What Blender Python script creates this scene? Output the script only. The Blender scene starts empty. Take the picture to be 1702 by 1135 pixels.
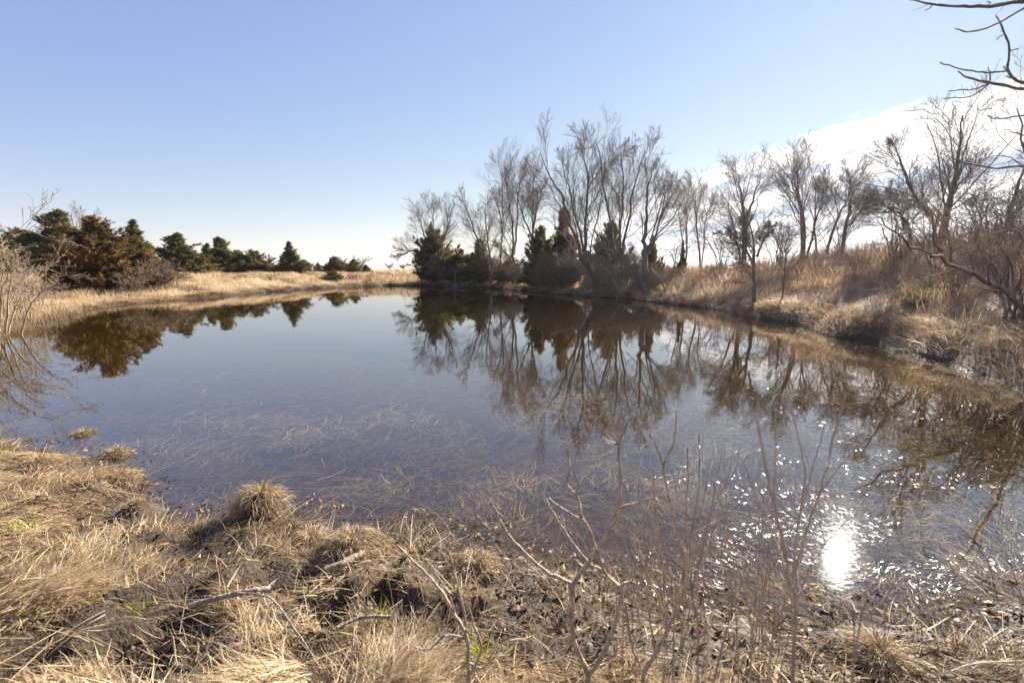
import bpy, math, random
import numpy as np
from mathutils import Vector

# ------------------------------------------------------------------ camera, sky, sun, exposure
scene = bpy.context.scene
PW, PH = 1702.0, 1135.0
LENS = 17.0
HORIZON = 447.0
CAMH = 1.75
F = LENS / 36.0 * PW
PITCH = math.atan((PH / 2 - HORIZON) / F)
SUN_AZ = math.radians(36.2)      # to the right of the view direction (+Y)
SUN_EL = math.radians(27.2)

cam_d = bpy.data.cameras.new('camera')
cam = bpy.data.objects.new('camera', cam_d)
scene.collection.objects.link(cam)
cam.location = (0, 0, CAMH)
cam.rotation_euler = (math.pi / 2 - PITCH, 0, 0)
cam_d.lens = LENS
cam_d.sensor_width = 36
cam_d.clip_start = 0.05
cam_d.clip_end = 6000
cam_d.dof.use_dof = True
cam_d.dof.focus_distance = 6.5
cam_d.dof.aperture_fstop = 2.8
scene.camera = cam

world = bpy.data.worlds.new('World')
scene.world = world
world.use_nodes = True
SKY_STRENGTH = 0.073
CLOUD_COL = (5.6, 5.5, 5.5, 1)

def build_sky():
    nt = world.node_tree
    nt.nodes.clear()
    N, Lk = nt.nodes.new, nt.links.new
    out = N('ShaderNodeOutputWorld')
    bg = N('ShaderNodeBackground')
    bg.inputs['Strength'].default_value = SKY_STRENGTH
    sky = N('ShaderNodeTexSky')
    sky.sky_type = 'NISHITA'
    sky.sun_disc = False
    sky.sun_elevation = SUN_EL
    sky.sun_rotation = SUN_AZ
    sky.altitude = 300
    sky.air_density = 1.0
    sky.dust_density = 0.0
    sky.ozone_density = 1.0
    tc = N('ShaderNodeTexCoord')
    sep = N('ShaderNodeSeparateXYZ')
    Lk(tc.outputs['Generated'], sep.inputs[0])
    def M(op, a, b=None, clamp=False):
        n = N('ShaderNodeMath'); n.operation = op; n.use_clamp = clamp
        for i, v in enumerate((a, b)):
            if v is None: continue
            if isinstance(v, (int, float)): n.inputs[i].default_value = v
            else: Lk(v, n.inputs[i])
        return n.outputs[0]
    def smooth(v, a, b):
        n = N('ShaderNodeMapRange'); n.interpolation_type = 'SMOOTHSTEP'
        Lk(v, n.inputs[0]); n.inputs[1].default_value = a; n.inputs[2].default_value = b
        return n.outputs[0]
    # a flat cloud deck seen from below: direction projected on a plane overhead
    z = M('MAXIMUM', sep.outputs[2], 0.012)
    x = M('DIVIDE', sep.outputs[0], z)
    y = M('DIVIDE', sep.outputs[1], z)
    def noise(sx, sy, scale, detail, rough=0.55):
        c = N('ShaderNodeCombineXYZ')
        Lk(M('MULTIPLY', x, sx), c.inputs[0]); Lk(M('MULTIPLY', y, sy), c.inputs[1])
        n = N('ShaderNodeTexNoise'); n.inputs['Scale'].default_value = scale
        n.inputs['Detail'].default_value = detail; n.inputs['Roughness'].default_value = rough
        Lk(c.outputs[0], n.inputs['Vector'])
        return n.outputs[0]
    n1 = noise(0.9, 0.45, 1.0, 7, 0.6)
    n2 = noise(1.5, 0.22, 1.0, 7, 0.62)
    n3 = noise(2.6, 1.4, 1.6, 8, 0.68)
    yy = M('MAXIMUM', M('ABSOLUTE', y), 1.5)
    edge = M('ADD', M('DIVIDE', 4.7, yy), 1.0)
    e = M('SUBTRACT', x, edge)
    e = M('ADD', e, M('ADD', M('MULTIPLY', M('SUBTRACT', n1, 0.5), 0.9), M('MULTIPLY', M('SUBTRACT', n3, 0.5), 1.0)))
    deck = smooth(e, 0.0, 0.34)
    # long gap parallel to the edge and thin streaks
    g = M('SUBTRACT', x, M('ADD', 4.75, M('MULTIPLY', M('SUBTRACT', n1, 0.5), 1.6)))
    gap = M('SUBTRACT', 1.0, M('MULTIPLY', smooth(M('ABSOLUTE', g), 0.6, 0.25), 0.93))
    streak = M('ADD', M('MULTIPLY', smooth(M('ADD', n2, M('MULTIPLY', M('SUBTRACT', n3, .5), .5)), 0.37, 0.50), 0.9), 0.1)
    thick = M('MULTIPLY', gap, streak)
    dens = M('MULTIPLY', deck, M('ADD', M('MULTIPLY', thick, .25), .75))
    # low far bank near the horizon
    far = M('MULTIPLY', smooth(M('ADD', y, M('MULTIPLY', M('SUBTRACT', n2, 0.5), 40.0)), 20.0, 40.0), 0.3)
    dens = M('MAXIMUM', dens, far)
    dens = M('MULTIPLY', dens, smooth(sep.outputs[2], 0.0, 0.01))
    mix = N('ShaderNodeMix'); mix.data_type = 'RGBA'
    Lk(dens, mix.inputs[0])
    # the picture's soft highlight response, the same curve over the whole sky
    sp3 = N('ShaderNodeSeparateColor'); Lk(sky.outputs[0], sp3.inputs[0])
    cb3 = N('ShaderNodeCombineColor')
    for c, (gm, k) in enumerate(((.73, .90), (.66, .94), (.27, 2.10))):
        Lk(M('MULTIPLY', M('POWER', sp3.outputs[c], gm), k), cb3.inputs[c])
    Lk(cb3.outputs[0], mix.inputs[6])
    cc = N('ShaderNodeMix'); cc.data_type = 'RGBA'; Lk(thick, cc.inputs[0])
    cc.inputs[6].default_value = (2.1, 2.6, 3.6, 1); cc.inputs[7].default_value = CLOUD_COL      # thin grey blue veil, sunlit cloud
    Lk(cc.outputs[2], mix.inputs[7])
    Lk(mix.outputs[2], bg.inputs['Color'])
    Lk(bg.outputs[0], out.inputs[0])
build_sky()

sun_d = bpy.data.lights.new('sun', 'SUN')
sun = bpy.data.objects.new('sun', sun_d)
scene.collection.objects.link(sun)
sun_dir = Vector((math.sin(SUN_AZ) * math.cos(SUN_EL), math.cos(SUN_AZ) * math.cos(SUN_EL), math.sin(SUN_EL)))
sun.rotation_euler = (-sun_dir).to_track_quat('-Z', 'Y').to_euler()
sun.location = (20, 30, 40)
sun_d.energy = 5.0
sun_d.angle = math.radians(0.53)
sun_d.color = (1.0, 0.93, 0.83)

scene.view_settings.view_transform = 'Standard'
scene.view_settings.look = 'None'
scene.view_settings.gamma = 1.0
scene.view_settings.exposure = 1.85
scene.view_settings.use_curve_mapping = False
scene.cycles.max_bounces = 8
scene.cycles.transparent_max_bounces = 12
scene.cycles.caustics_reflective = False
scene.cycles.caustics_refractive = False

rng = np.random.default_rng(11)
PI = math.pi

# ------------------------------------------------------------------ pixel of the photograph -> place
cp, sp = math.cos(PITCH), math.sin(PITCH)
def ray(px, py):
    a, b = px - PW / 2, PH / 2 - py
    return np.array((a, F * cp + b * sp, -F * sp + b * cp))
def on_level(px, py, z=0.0):
    d = ray(px, py)
    t = (z - CAMH) / d[2]
    return d * t + np.array((0, 0, CAMH))
def at(px, py, Y):
    d = ray(px, py)
    return d * (Y / d[1]) + np.array((0, 0, CAMH))

# ------------------------------------------------------------------ numpy noise
_tab = np.random.default_rng(3).random((256, 256))
def vnoise(x, y, s=0):
    x = np.asarray(x, float) + 37.7 * s; y = np.asarray(y, float) + 91.3 * s
    xi, yi = np.floor(x).astype(int), np.floor(y).astype(int)
    fx, fy = x - xi, y - yi
    fx = fx * fx * (3 - 2 * fx); fy = fy * fy * (3 - 2 * fy)
    a = _tab[xi & 255, yi & 255]; b = _tab[(xi + 1) & 255, yi & 255]
    c = _tab[xi & 255, (yi + 1) & 255]; d = _tab[(xi + 1) & 255, (yi + 1) & 255]
    return (a * (1 - fx) + b * fx) * (1 - fy) + (c * (1 - fx) + d * fx) * fy - 0.5
def fbm(x, y, s=0, o=4):
    v, a, f = 0, 1, 1
    for k in range(o):
        v = v + a * vnoise(x * f, y * f, s + k); a *= 0.5; f *= 2.03
    return v
def sstep(v, a, b):
    t = np.clip((v - a) / (b - a), 0, 1)
    return t * t * (3 - 2 * t)

# ------------------------------------------------------------------ shoreline: (x, y, bank height, bank width, lip)
def sh(px, py, h, w, lip):
    p = on_level(px, py)
    return (p[0], p[1], h, w, lip)
NE, LF, RT = (0.42, 2.6, .03), (1.1, 5.0, .12), (2.85, 7.5, .26)
SHORE = [(-7.5, 4.3) + NE, sh(0, 738, *NE), sh(90, 752, *NE), sh(170, 757, *NE), sh(216, 777, *NE), sh(226, 815, *NE), sh(190, 846, *NE),
         sh(250, 862, *NE), sh(330, 872, *NE), sh(400, 862, *NE), sh(480, 862, *NE), sh(540, 893, *NE), sh(600, 900, *NE),
         sh(660, 892, *NE), sh(740, 900, *NE), sh(800, 925, *NE), sh(900, 950, *NE), sh(1000, 985, *NE),
         sh(1100, 1008, *NE), sh(1200, 1030, *NE), sh(1300, 1050, *NE), sh(1400, 1052, *NE), sh(1500, 1050, *NE),
         sh(1600, 1045, *NE), sh(1702, 1035, *NE), (3.6, 2.3) + NE, (6.2, 2.8, 1.2, 3.5, .15), (8.6, 4.4, 2.2, 4.5, .25), (8.9, 6.0) + RT,
         sh(1702, 657, *RT), sh(1640, 628, *RT), sh(1560, 600, *RT), sh(1500, 588, *RT), sh(1440, 566, *RT), sh(1380, 560, *RT), sh(1330, 540, *RT),
         sh(1250, 529, *RT), sh(1180, 513, 2.75, 8, .14), sh(1100, 503, 2.4, 9, .16), sh(1040, 497, 2.0, 13, .18), sh(980, 494, 1.5, 14, .18),
         sh(900, 486, 1.2, 14, .18), sh(800, 478, 1.1, 14, .18), sh(690, 475, 1.0, 10, .15), sh(640, 475, *LF), sh(600, 476, *LF),
         sh(520, 480, *LF), sh(430, 487, *LF), sh(340, 495, 1.0, 9, .12), sh(270, 501, .85, 15, .1), sh(200, 507, .85, 18, .1), sh(150, 516, .85, 18, .1),
         sh(110, 532, .85, 14, .1), sh(50, 550, .85, 10, .1), sh(-20, 565, .85, 8, .1), (-19, 12.5, .9, 4, .1), (-17.5, 8.5, .8, 4, .08), (-12, 5.4, .6, 3, .05)]
SHORE = np.array(SHORE)
def shore_info(x, y):
    """signed distance to the shoreline (land positive) and the bank's attributes there"""
    x = np.asarray(x, float).ravel(); y = np.asarray(y, float).ravel()
    best = np.full(x.shape, 1e18); attr = np.zeros((x.size, 3)); inside = np.zeros(x.shape, bool)
    wsum = np.zeros(x.shape)
    n = len(SHORE)
    for i in range(n):
        a, b = SHORE[i], SHORE[(i + 1) % n]
        dx, dy = b[0] - a[0], b[1] - a[1]
        t = np.clip(((x - a[0]) * dx + (y - a[1]) * dy) / (dx * dx + dy * dy), 0, 1)
        d2 = (x - a[0] - t * dx) ** 2 + (y - a[1] - t * dy) ** 2
        best = np.minimum(best, d2)
        w = math.hypot(dx, dy) / (d2 + 0.05) ** 2
        attr += w[:, None] * (a[2:] + t[:, None] * (b[2:] - a[2:])); wsum += w
        cond = (a[1] > y) != (b[1] > y)
        xc = a[0] + (y - a[1]) / (dy if dy else 1e-9) * dx
        inside ^= cond & (x < xc)
    attr /= wsum[:, None]
    s = np.sqrt(best) * np.where(inside, -1, 1)
    return s, attr
MUD = [(310, 925, 0.46), (385, 905, 0.34), (120, 1085, 0.41), (300, 1000, 0.35), (360, 965, 0.30), (250, 1060, 0.34), (860, 985, 0.41), (1000, 1000, 0.38), (700, 940, 0.27),
       (160, 860, 0.27), (470, 1010, 0.20), (570, 1000, 0.20), (240, 960, 0.24), (930, 1060, 0.27), (1130, 1060, 0.34), (340, 1090, 0.24), (60, 1120, 0.25), (200, 900, 0.20), (500, 1100, 0.20), (750, 1010, 0.20), (440, 940, 0.20), (640, 985, 0.19)]
MUDW = [(on_level(a, b, .15)[:2], r) for a, b, r in MUD]
def mudness(x, y):
    m = np.zeros_like(x)
    for (p, r) in MUDW:
        d = np.hypot(x - p[0], y - p[1]) / r + 0.9 * fbm(x * 5, y * 5, 5, 3)
        m = np.maximum(m, 1 - sstep(d, 0.5, 1.1))
    return m
def bank(t):
    t = np.clip(t, 0, 3)
    return t - np.log1p(np.exp((t - 1) * 6)) / 6
def terrain(x, y, full=False):
    shp = np.shape(x)
    x = np.asarray(x, float).ravel(); y = np.asarray(y, float).ravel()
    s, a = shore_info(x, y)
    r = np.hypot(x, y)
    wob = 0.34 * fbm(x * .45, y * .45, 2, 3) * sstep(r, 5, 12) + 0.22 * fbm(x * 3.1, y * 3.1, 4, 3) * (1 - sstep(r, 4, 9))
    s2 = s + wob
    h, w, lip = a[:, 0], a[:, 1], a[:, 2]
    land = lip * sstep(s2, 0, .35) + (h - lip) * bank(s2 / w)
    back = sstep(s2, w + 3, w + 22) * (h - 1.15)
    land = land - np.where(h > 1.15, back, back * .2)
    near = 1 - sstep(r, 5, 10)
    lump = near * (0.17 * fbm(x * 2.6, y * 2.6, 7, 4) + 0.11 * np.abs(fbm(x * 6.5, y * 6.5, 8, 3)))
    lump = lump - near * 0.06 * mudness(x, y) + near * mudness(x, y) * 0.09 * fbm(x * 16, y * 16, 9, 3)
    lump = lump + (1 - near) * (0.3 * fbm(x * .45, y * .45, 10, 2) + 0.9 * fbm(x * .03, y * .03, 11, 2) * sstep(s2, 15, 60))
    land = np.maximum(land + lump * sstep(s2, 0.0, np.where(r < 7, .5, 4.0)), 0.015 + 0.02 * np.minimum(np.maximum(s2, 0), 1))
    bed = -(0.02 + 0.5 * (1 - np.exp(s2 * .22)) + 0.7 * sstep(-s2, 3, 12)) + near * .03 * fbm(x * 4, y * 4, 13, 3)
    bed = np.minimum(bed, -0.004)
    z = np.where(s2 > 0, land, bed)
    if full: return z.reshape(shp), s2.reshape(shp), a
    return z.reshape(shp)
_far = SHORE[29:52]
_far_px = PW / 2 + _far[:, 0] / _far[:, 1] * F / cp
def shoreY(px):
    o = np.argsort(_far_px)
    return float(np.interp(px, _far_px[o], _far[o, 1]))
class Ground:
    """the ground sheet's own grid (fine near the camera, coarse far out), so that everything can stand on it exactly"""
    n, a, b, y0 = 470, 1.33, 7.6, 2.2
    def __init__(self):
        u = np.linspace(-1, 1, self.n)
        self.X, self.Y = np.meshgrid(self.a * np.sinh(self.b * u), self.y0 + self.a * np.sinh(self.b * u), indexing='ij')
        self.z, self.s, _ = terrain(self.X, self.Y, True)
    def _get(self, g, x, y):
        n = self.n
        fx = np.clip((np.arcsinh(np.asarray(x) / self.a) / self.b + 1) * .5 * (n - 1), 0, n - 1.001)
        fy = np.clip((np.arcsinh((np.asarray(y) - self.y0) / self.a) / self.b + 1) * .5 * (n - 1), 0, n - 1.001)
        i, j = fx.astype(int), fy.astype(int)
        x0, x1, yy0, yy1 = self.X[i, 0], self.X[i + 1, 0], self.Y[0, j], self.Y[0, j + 1]
        fx = (x - x0) / (x1 - x0); fy = (y - yy0) / (yy1 - yy0)
        return (g[i, j] * (1 - fx) + g[i + 1, j] * fx) * (1 - fy) + (g[i, j + 1] * (1 - fx) + g[i + 1, j + 1] * fx) * fy
    def height(self, x, y): return self._get(self.z, x, y)
    def shore(self, x, y): return self._get(self.s, x, y)
GROUND = NEARG = FARG = Ground()
def gz(x, y):
    return float(GROUND.height(np.array([float(x)]), np.array([float(y)]))[0])
# ------------------------------------------------------------------ mesh helpers
coll = scene.collection
def mesh(name, V, quads=None, tris=None, rnd=None, smooth=False):
    me = bpy.data.meshes.new(name)
    V = np.asarray(V, np.float32).reshape(-1, 3)
    q = np.zeros((0, 4), np.int32) if quads is None else np.asarray(quads, np.int32).reshape(-1, 4)
    t = np.zeros((0, 3), np.int32) if tris is None else np.asarray(tris, np.int32).reshape(-1, 3)
    me.vertices.add(len(V)); me.vertices.foreach_set('co', V.ravel())
    me.loops.add(q.size + t.size)
    me.loops.foreach_set('vertex_index', np.concatenate((q.ravel(), t.ravel())))
    me.polygons.add(len(q) + len(t))
    me.polygons.foreach_set('loop_start', np.concatenate((np.arange(len(q)) * 4, q.size + np.arange(len(t)) * 3)).astype(np.int32))
    me.polygons.foreach_set('use_smooth', np.full(len(q) + len(t), smooth))
    if rnd is not None:
        at_ = me.attributes.new('rnd', 'FLOAT', 'POINT'); at_.data.foreach_set('value', np.asarray(rnd, np.float32))
    me.update()
    return me
def obj(name, me, m=None, parent=None, loc=None):
    o = bpy.data.objects.new(name, me); coll.objects.link(o)
    if m is not None and not len(me.materials): me.materials.append(m)
    if parent is not None: o.parent = parent
    if loc is not None: o.location = loc
    return o
def tag(o, label, cat=None, group=None, kind=None):
    o['label'] = label
    if cat: o['category'] = cat
    if group: o['group'] = group
    if kind: o['kind'] = kind
    return o
def thing(name, loc, label, cat, group=None, rz=0.0, sc=1.0):
    o = bpy.data.objects.new(name, None); coll.objects.link(o)
    o.empty_display_size = .2
    o.location = loc; o.rotation_euler.z = rz; o.scale = (sc, sc, sc) if np.isscalar(sc) else sc
    return tag(o, label, cat, group)
def dup(src, loc, rz, sc, label, group=None, mats=None):
    r = src.copy(); coll.objects.link(r)
    r.location = loc; r.rotation_euler.z = rz; r.scale = (sc, sc, sc) if np.isscalar(sc) else sc
    r['label'] = label
    if group: r['group'] = group
    elif 'group' in r: del r['group']
    for ch in src.children:
        c = ch.copy(); coll.objects.link(c); c.parent = r
        for g in ch.children:
            d = g.copy(); coll.objects.link(d); d.parent = c
        if mats and ch.name.split('.')[0] in mats:
            c.material_slots[0].link = 'OBJECT'; c.material_slots[0].material = mats[ch.name.split('.')[0]]
    return r

class Tubes:
    """branches: polylines with radii, gathered and swept together"""
    def __init__(self): self.g = {}
    def add(self, pts, rad, k=4, rnd=0.5):
        pts = np.asarray(pts, float); self.g.setdefault((len(pts), k), []).append((pts, np.asarray(rad, float), rnd))
    def empty(self): return not self.g
    def build(self, name, smooth=True):
        V, Q, R, off = [], [], [], 0
        for (n, k), lst in self.g.items():
            P = np.stack([a[0] for a in lst]); r = np.stack([a[1] for a in lst]); rn = np.array([a[2] for a in lst])
            m = len(lst)
            T = np.gradient(P, axis=1); T /= np.linalg.norm(T, axis=2, keepdims=True) + 1e-9
            ref = np.where(np.abs(T[:, :1, 2:3]) > .8, np.array((1., 0, 0)), np.array((0, 0, 1.)))
            u = np.cross(T, ref); u /= np.linalg.norm(u, axis=2, keepdims=True) + 1e-9
            v = np.cross(T, u)
            ang = np.arange(k) * 2 * PI / k
            W = P[:, :, None, :] + r[:, :, None, None] * (np.cos(ang)[:, None] * u[:, :, None, :] + np.sin(ang)[:, None] * v[:, :, None, :])
            idx = off + np.arange(m * n * k).reshape(m, n, k)
            a = idx[:, :-1]; b = idx[:, 1:]
            Q.append(np.stack((a, np.roll(a, -1, 2), np.roll(b, -1, 2), b), -1).reshape(-1, 4))
            V.append(W.reshape(-1, 3)); R.append(np.repeat(rn, n * k)); off += m * n * k
        return mesh(name, np.concatenate(V), np.concatenate(Q), rnd=np.concatenate(R), smooth=smooth)

def blades(P, L, W, az, th0, th1, segs=3, curl=0.0, roll=None, floor=None, rnd=None, lift=.004):
    """grass blades: root, length, width, heading, lean at root and tip (0 upright, pi/2 flat)"""
    n = len(P); P = np.asarray(P, float)
    L, W, az, th0, th1 = [np.broadcast_to(np.asarray(v, float), (n,)) for v in (L, W, az, th0, th1)]
    roll = rng.uniform(-1, 1, n) if roll is None else np.broadcast_to(roll, (n,))
    curl = np.broadcast_to(curl, (n,))
    pos = P.copy(); rows = []
    for k in range(segs + 1):
        a = az + curl * (k / segs)
        if floor is not None and k > 0:
            pos[:, 2] = np.maximum(pos[:, 2], floor(pos[:, 0], pos[:, 1]) + lift)
        side = np.stack((-np.sin(a) * np.cos(roll), np.cos(a) * np.cos(roll), np.sin(roll)), 1)
        w = W * (1 - (k / segs) ** 2 * .8) * .5
        if k < segs: rows.append(np.stack((pos - side * w[:, None], pos + side * w[:, None]), 1))
        else: rows.append(pos[:, None, :].copy())
        if k < segs:
            th = th0 + (th1 - th0) * ((k + .5) / segs)
            st = (L / segs)[:, None]
            pos = pos + st * np.stack((np.cos(a) * np.sin(th), np.sin(a) * np.sin(th), np.cos(th)), 1)
    V = np.concatenate(rows, 1)                       # n, 2*segs+1, 3
    nv = 2 * segs + 1
    base = (np.arange(n) * nv)[:, None]
    q = np.concatenate([base + np.array((2 * k, 2 * k + 1, 2 * k + 3, 2 * k + 2)) for k in range(segs - 1)], 0) if segs > 1 else None
    t = base + np.array((2 * segs - 2, 2 * segs - 1, 2 * segs))
    rn = rng.random(n) if rnd is None else rnd
    return V.reshape(-1, 3), q, t, np.repeat(rn, nv)
def join(parts):
    V, Q, T, R, off = [], [], [], [], 0
    for v, q, t, r in parts:
        V.append(v); R.append(r)
        if q is not None: Q.append(q + off)
        T.append(t + off); off += len(v)
    return np.concatenate(V), (np.concatenate(Q) if Q else None), np.concatenate(T), np.concatenate(R)

# ------------------------------------------------------------------ materials
def new_mat(name):
    m = bpy.data.materials.new(name); m.use_nodes = True
    nt = m.node_tree; nt.nodes.clear()
    return m, nt, nt.nodes.new, nt.links.new
def ramp(N, stops):
    r = N('ShaderNodeValToRGB'); e = r.color_ramp.elements
    while len(e) < len(stops): e.new(0.5)
    for i, (p, c) in enumerate(stops): e[i].position = p; e[i].color = (*c, 1)
    return r
def blade_mat(name, stops, trans=.35, rough=.6, spec=.25):
    m, nt, N, Lk = new_mat(name)
    a = N('ShaderNodeAttribute'); a.attribute_name = 'rnd'
    r = ramp(N, stops); Lk(a.outputs['Fac'], r.inputs[0])
    p = N('ShaderNodeBsdfPrincipled'); p.inputs['Roughness'].default_value = rough
    p.inputs['Specular IOR Level'].default_value = spec
    Lk(r.outputs[0], p.inputs['Base Color'])
    out = N('ShaderNodeOutputMaterial')
    if trans > 0:
        tr = N('ShaderNodeBsdfTranslucent'); Lk(r.outputs[0], tr.inputs[0])
        mx = N('ShaderNodeMixShader'); mx.inputs[0].default_value = trans
        Lk(p.outputs[0], mx.inputs[1]); Lk(tr.outputs[0], mx.inputs[2]); Lk(mx.outputs[0], out.inputs[0])
    else: Lk(p.outputs[0], out.inputs[0])
    return m
def bark_mat(name, c0, c1, scale=14, rough=.85, spec=.2):
    m, nt, N, Lk = new_mat(name)
    tc = N('ShaderNodeTexCoord')
    mp = N('ShaderNodeMapping'); mp.inputs['Scale'].default_value = (1, 1, .25); Lk(tc.outputs['Object'], mp.inputs[0])
    n = N('ShaderNodeTexNoise'); n.inputs['Scale'].default_value = scale; n.inputs['Detail'].default_value = 6
    Lk(mp.outputs[0], n.inputs['Vector'])
    r = ramp(N, [(.32, c0), (.68, c1)]); Lk(n.outputs[0], r.inputs[0])
    p = N('ShaderNodeBsdfPrincipled'); p.inputs['Roughness'].default_value = rough
    p.inputs['Specular IOR Level'].default_value = spec
    Lk(r.outputs[0], p.inputs['Base Color'])
    b = N('ShaderNodeBump'); b.inputs['Strength'].default_value = .5; b.inputs['Distance'].default_value = .02
    Lk(n.outputs[0], b.inputs['Height']); Lk(b.outputs[0], p.inputs['Normal'])
    out = N('ShaderNodeOutputMaterial'); Lk(p.outputs[0], out.inputs[0])
    return m

M_BARK = bark_mat('grey_brown_bark', (.07, .054, .042), (.24, .19, .15))
M_TWIG = bark_mat('twig_bark', (.09, .066, .052), (.25, .19, .15))
M_GREYTWIG = bark_mat('pale_grey_twig', (.2, .148, .09), (.43, .335, .225))
M_STICK = bark_mat('weathered_stick', (.13, .09, .055), (.46, .37, .265), 70, .8, .2)
M_BRUSH = bark_mat('brush_twig', (.12, .085, .058), (.31, .235, .165))
M_DEAD = bark_mat('bleached_wood', (.20, .165, .125), (.42, .36, .29))
M_SAPLING = bark_mat('sapling_bark', (.17, .115, .075), (.54, .43, .31), 75, .6, .35)
M_CEDARBARK = bark_mat('cedar_bark', (.05, .035, .025), (.15, .10, .07))
M_CEDAR_DARK = blade_mat('cedar_dark_green', [(0, (.046, .048, .019)), (.5, (.115, .106, .037)), (.85, (.19, .158, .056)), (1, (.27, .185, .075))], .4, .6, .2)
M_CEDAR_OLIVE = blade_mat('cedar_olive', [(0, (.06, .06, .02)), (.45, (.15, .132, .038)), (.8, (.23, .18, .055)), (1, (.29, .19, .07))], .4, .6, .2)
M_CEDAR_RUSSET = blade_mat('cedar_russet', [(0, (.055, .046, .016)), (.35, (.13, .085, .027)), (.7, (.23, .13, .042)), (1, (.32, .18, .065))], .4, .6, .2)
M_STRAW = blade_mat('straw', [(0, (.075, .043, .018)), (.25, (.23, .148, .07)), (.6, (.46, .33, .172)), (1, (.68, .54, .33))], .35, .5, .3)
M_STRAW_PALE = blade_mat('pale_straw', [(0, (.24, .165, .08)), (.4, (.5, .375, .205)), (1, (.74, .61, .40))], .4, .45, .3)
M_FIELD = blade_mat('field_grass', [(0, (.08, .05, .028)), (.18, (.22, .14, .07)), (.4, (.42, .30, .17)), (.75, (.55, .42, .255)), (1, (.64, .52, .34))], .45, .7, .1)
M_BANK = blade_mat('bank_grass', [(0, (.16, .098, .056)), (.3, (.34, .225, .13)), (.65, (.54, .39, .235)), (.9, (.66, .51, .33)), (1, (.76, .63, .44))], .58, .6, .15)
M_WEED = blade_mat('red_brown_weeds', [(0, (.11, .062, .04)), (.5, (.25, .145, .09)), (.85, (.40, .255, .16)), (1, (.68, .56, .42))], .5, .6, .15)
M_SUB = blade_mat('sunken_weed', [(0, (.07, .05, .028)), (.5, (.21, .155, .09)), (.85, (.42, .33, .2)), (1, (.62, .51, .34))], .0, .8, .0)
M_WET = blade_mat('wet_straw', [(0, (.07, .045, .025)), (.6, (.20, .145, .08)), (1, (.42, .33, .2))], .1, .55, .25)
M_SCUM = blade_mat('wet_scum', [(0, (.07, .05, .03)), (1, (.32, .25, .16))], 0, .6, .35)
M_CHIP = blade_mat('glitter_chips', [(0, (.07, .05, .03)), (1, (.25, .19, .12))], 0, .26, .7)  # glossy flakes that stand in for sun glints
M_LEAF = blade_mat('wet_leaf', [(0, (.05, .025, .012)), (.5, (.16, .085, .04)), (.85, (.30, .18, .09)), (1, (.42, .30, .18))], .25, .55, .2)
M_GREEN = blade_mat('fresh_green', [(0, (.10, .13, .02)), (.6, (.24, .26, .03)), (1, (.42, .36, .06))], .4, .45, .3)
M_REED = blade_mat('dark_green_sedge', [(0, (.05, .07, .015)), (.6, (.14, .15, .035)), (1, (.28, .24, .08))], .4, .5, .2)

def ground_mat():
    m, nt, N, Lk = new_mat('soil_and_thatch')
    geo = N('ShaderNodeNewGeometry')
    def noise(scale, detail=6, rough=.6):
        n = N('ShaderNodeTexNoise'); n.inputs['Scale'].default_value = scale; n.inputs['Detail'].default_value = detail
        n.inputs['Roughness'].default_value = rough; Lk(geo.outputs['Position'], n.inputs['Vector']); return n
    def mix(f, a, b):
        x = N('ShaderNodeMix'); x.data_type = 'RGBA'; Lk(f, x.inputs[0])
        for i, v in ((6, a), (7, b)):
            if isinstance(v, tuple): x.inputs[i].default_value = (*v, 1)
            else: Lk(v, x.inputs[i])
        return x.outputs[2]
    a_m = N('ShaderNodeAttribute'); a_m.attribute_name = 'rnd'      # 0 mud .. 1 thatch, 2 under water
    a_b = N('ShaderNodeAttribute'); a_b.attribute_name = 'bed'
    n1, n2, n3 = noise(7), noise(42), noise(.35, 5)
    thatch = ramp(N, [(.3, (.07, .045, .024)), (.55, (.17, .115, .06)), (.75, (.28, .20, .11))]); Lk(n2.outputs[0], thatch.inputs[0])
    mud = ramp(N, [(.3, (.022, .013, .007)), (.6, (.065, .042, .023)), (.8, (.14, .097, .056))]); Lk(n2.outputs[0], mud.inputs[0])
    field = ramp(N, [(.35, (.26, .175, .09)), (.65, (.42, .30, .165))]); Lk(n3.outputs[0], field.inputs[0])
    bedc = ramp(N, [(.3, (.03, .019, .0065)), (.55, (.06, .04, .0125)), (.75, (.095, .066, .023))]); Lk(n1.outputs[0], bedc.inputs[0])
    a_f = N('ShaderNodeAttribute'); a_f.attribute_name = 'field'
    c = mix(a_m.outputs['Fac'], mud.outputs[0], thatch.outputs[0])
    c = mix(a_f.outputs['Fac'], c, field.outputs[0])
    c = mix(a_b.outputs['Fac'], c, bedc.outputs[0])
    p = N('ShaderNodeBsdfPrincipled'); Lk(c, p.inputs['Base Color'])
    rr = N('ShaderNodeMapRange'); Lk(a_m.outputs['Fac'], rr.inputs[0]); rr.inputs[3].default_value = .62; rr.inputs[4].default_value = .9
    Lk(rr.outputs[0], p.inputs['Roughness'])
    sl = N('ShaderNodeMapRange'); Lk(a_b.outputs['Fac'], sl.inputs[0]); sl.inputs[3].default_value = .22; sl.inputs[4].default_value = 0
    Lk(sl.outputs[0], p.inputs['Specular IOR Level'])
    b = N('ShaderNodeBump'); b.inputs['Strength'].default_value = 1; b.inputs['Distance'].default_value = .035
    Lk(n2.outputs[0], b.inputs['Height']); Lk(b.outputs[0], p.inputs['Normal'])
    out = N('ShaderNodeOutputMaterial'); Lk(p.outputs[0], out.inputs[0])
    return m
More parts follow.
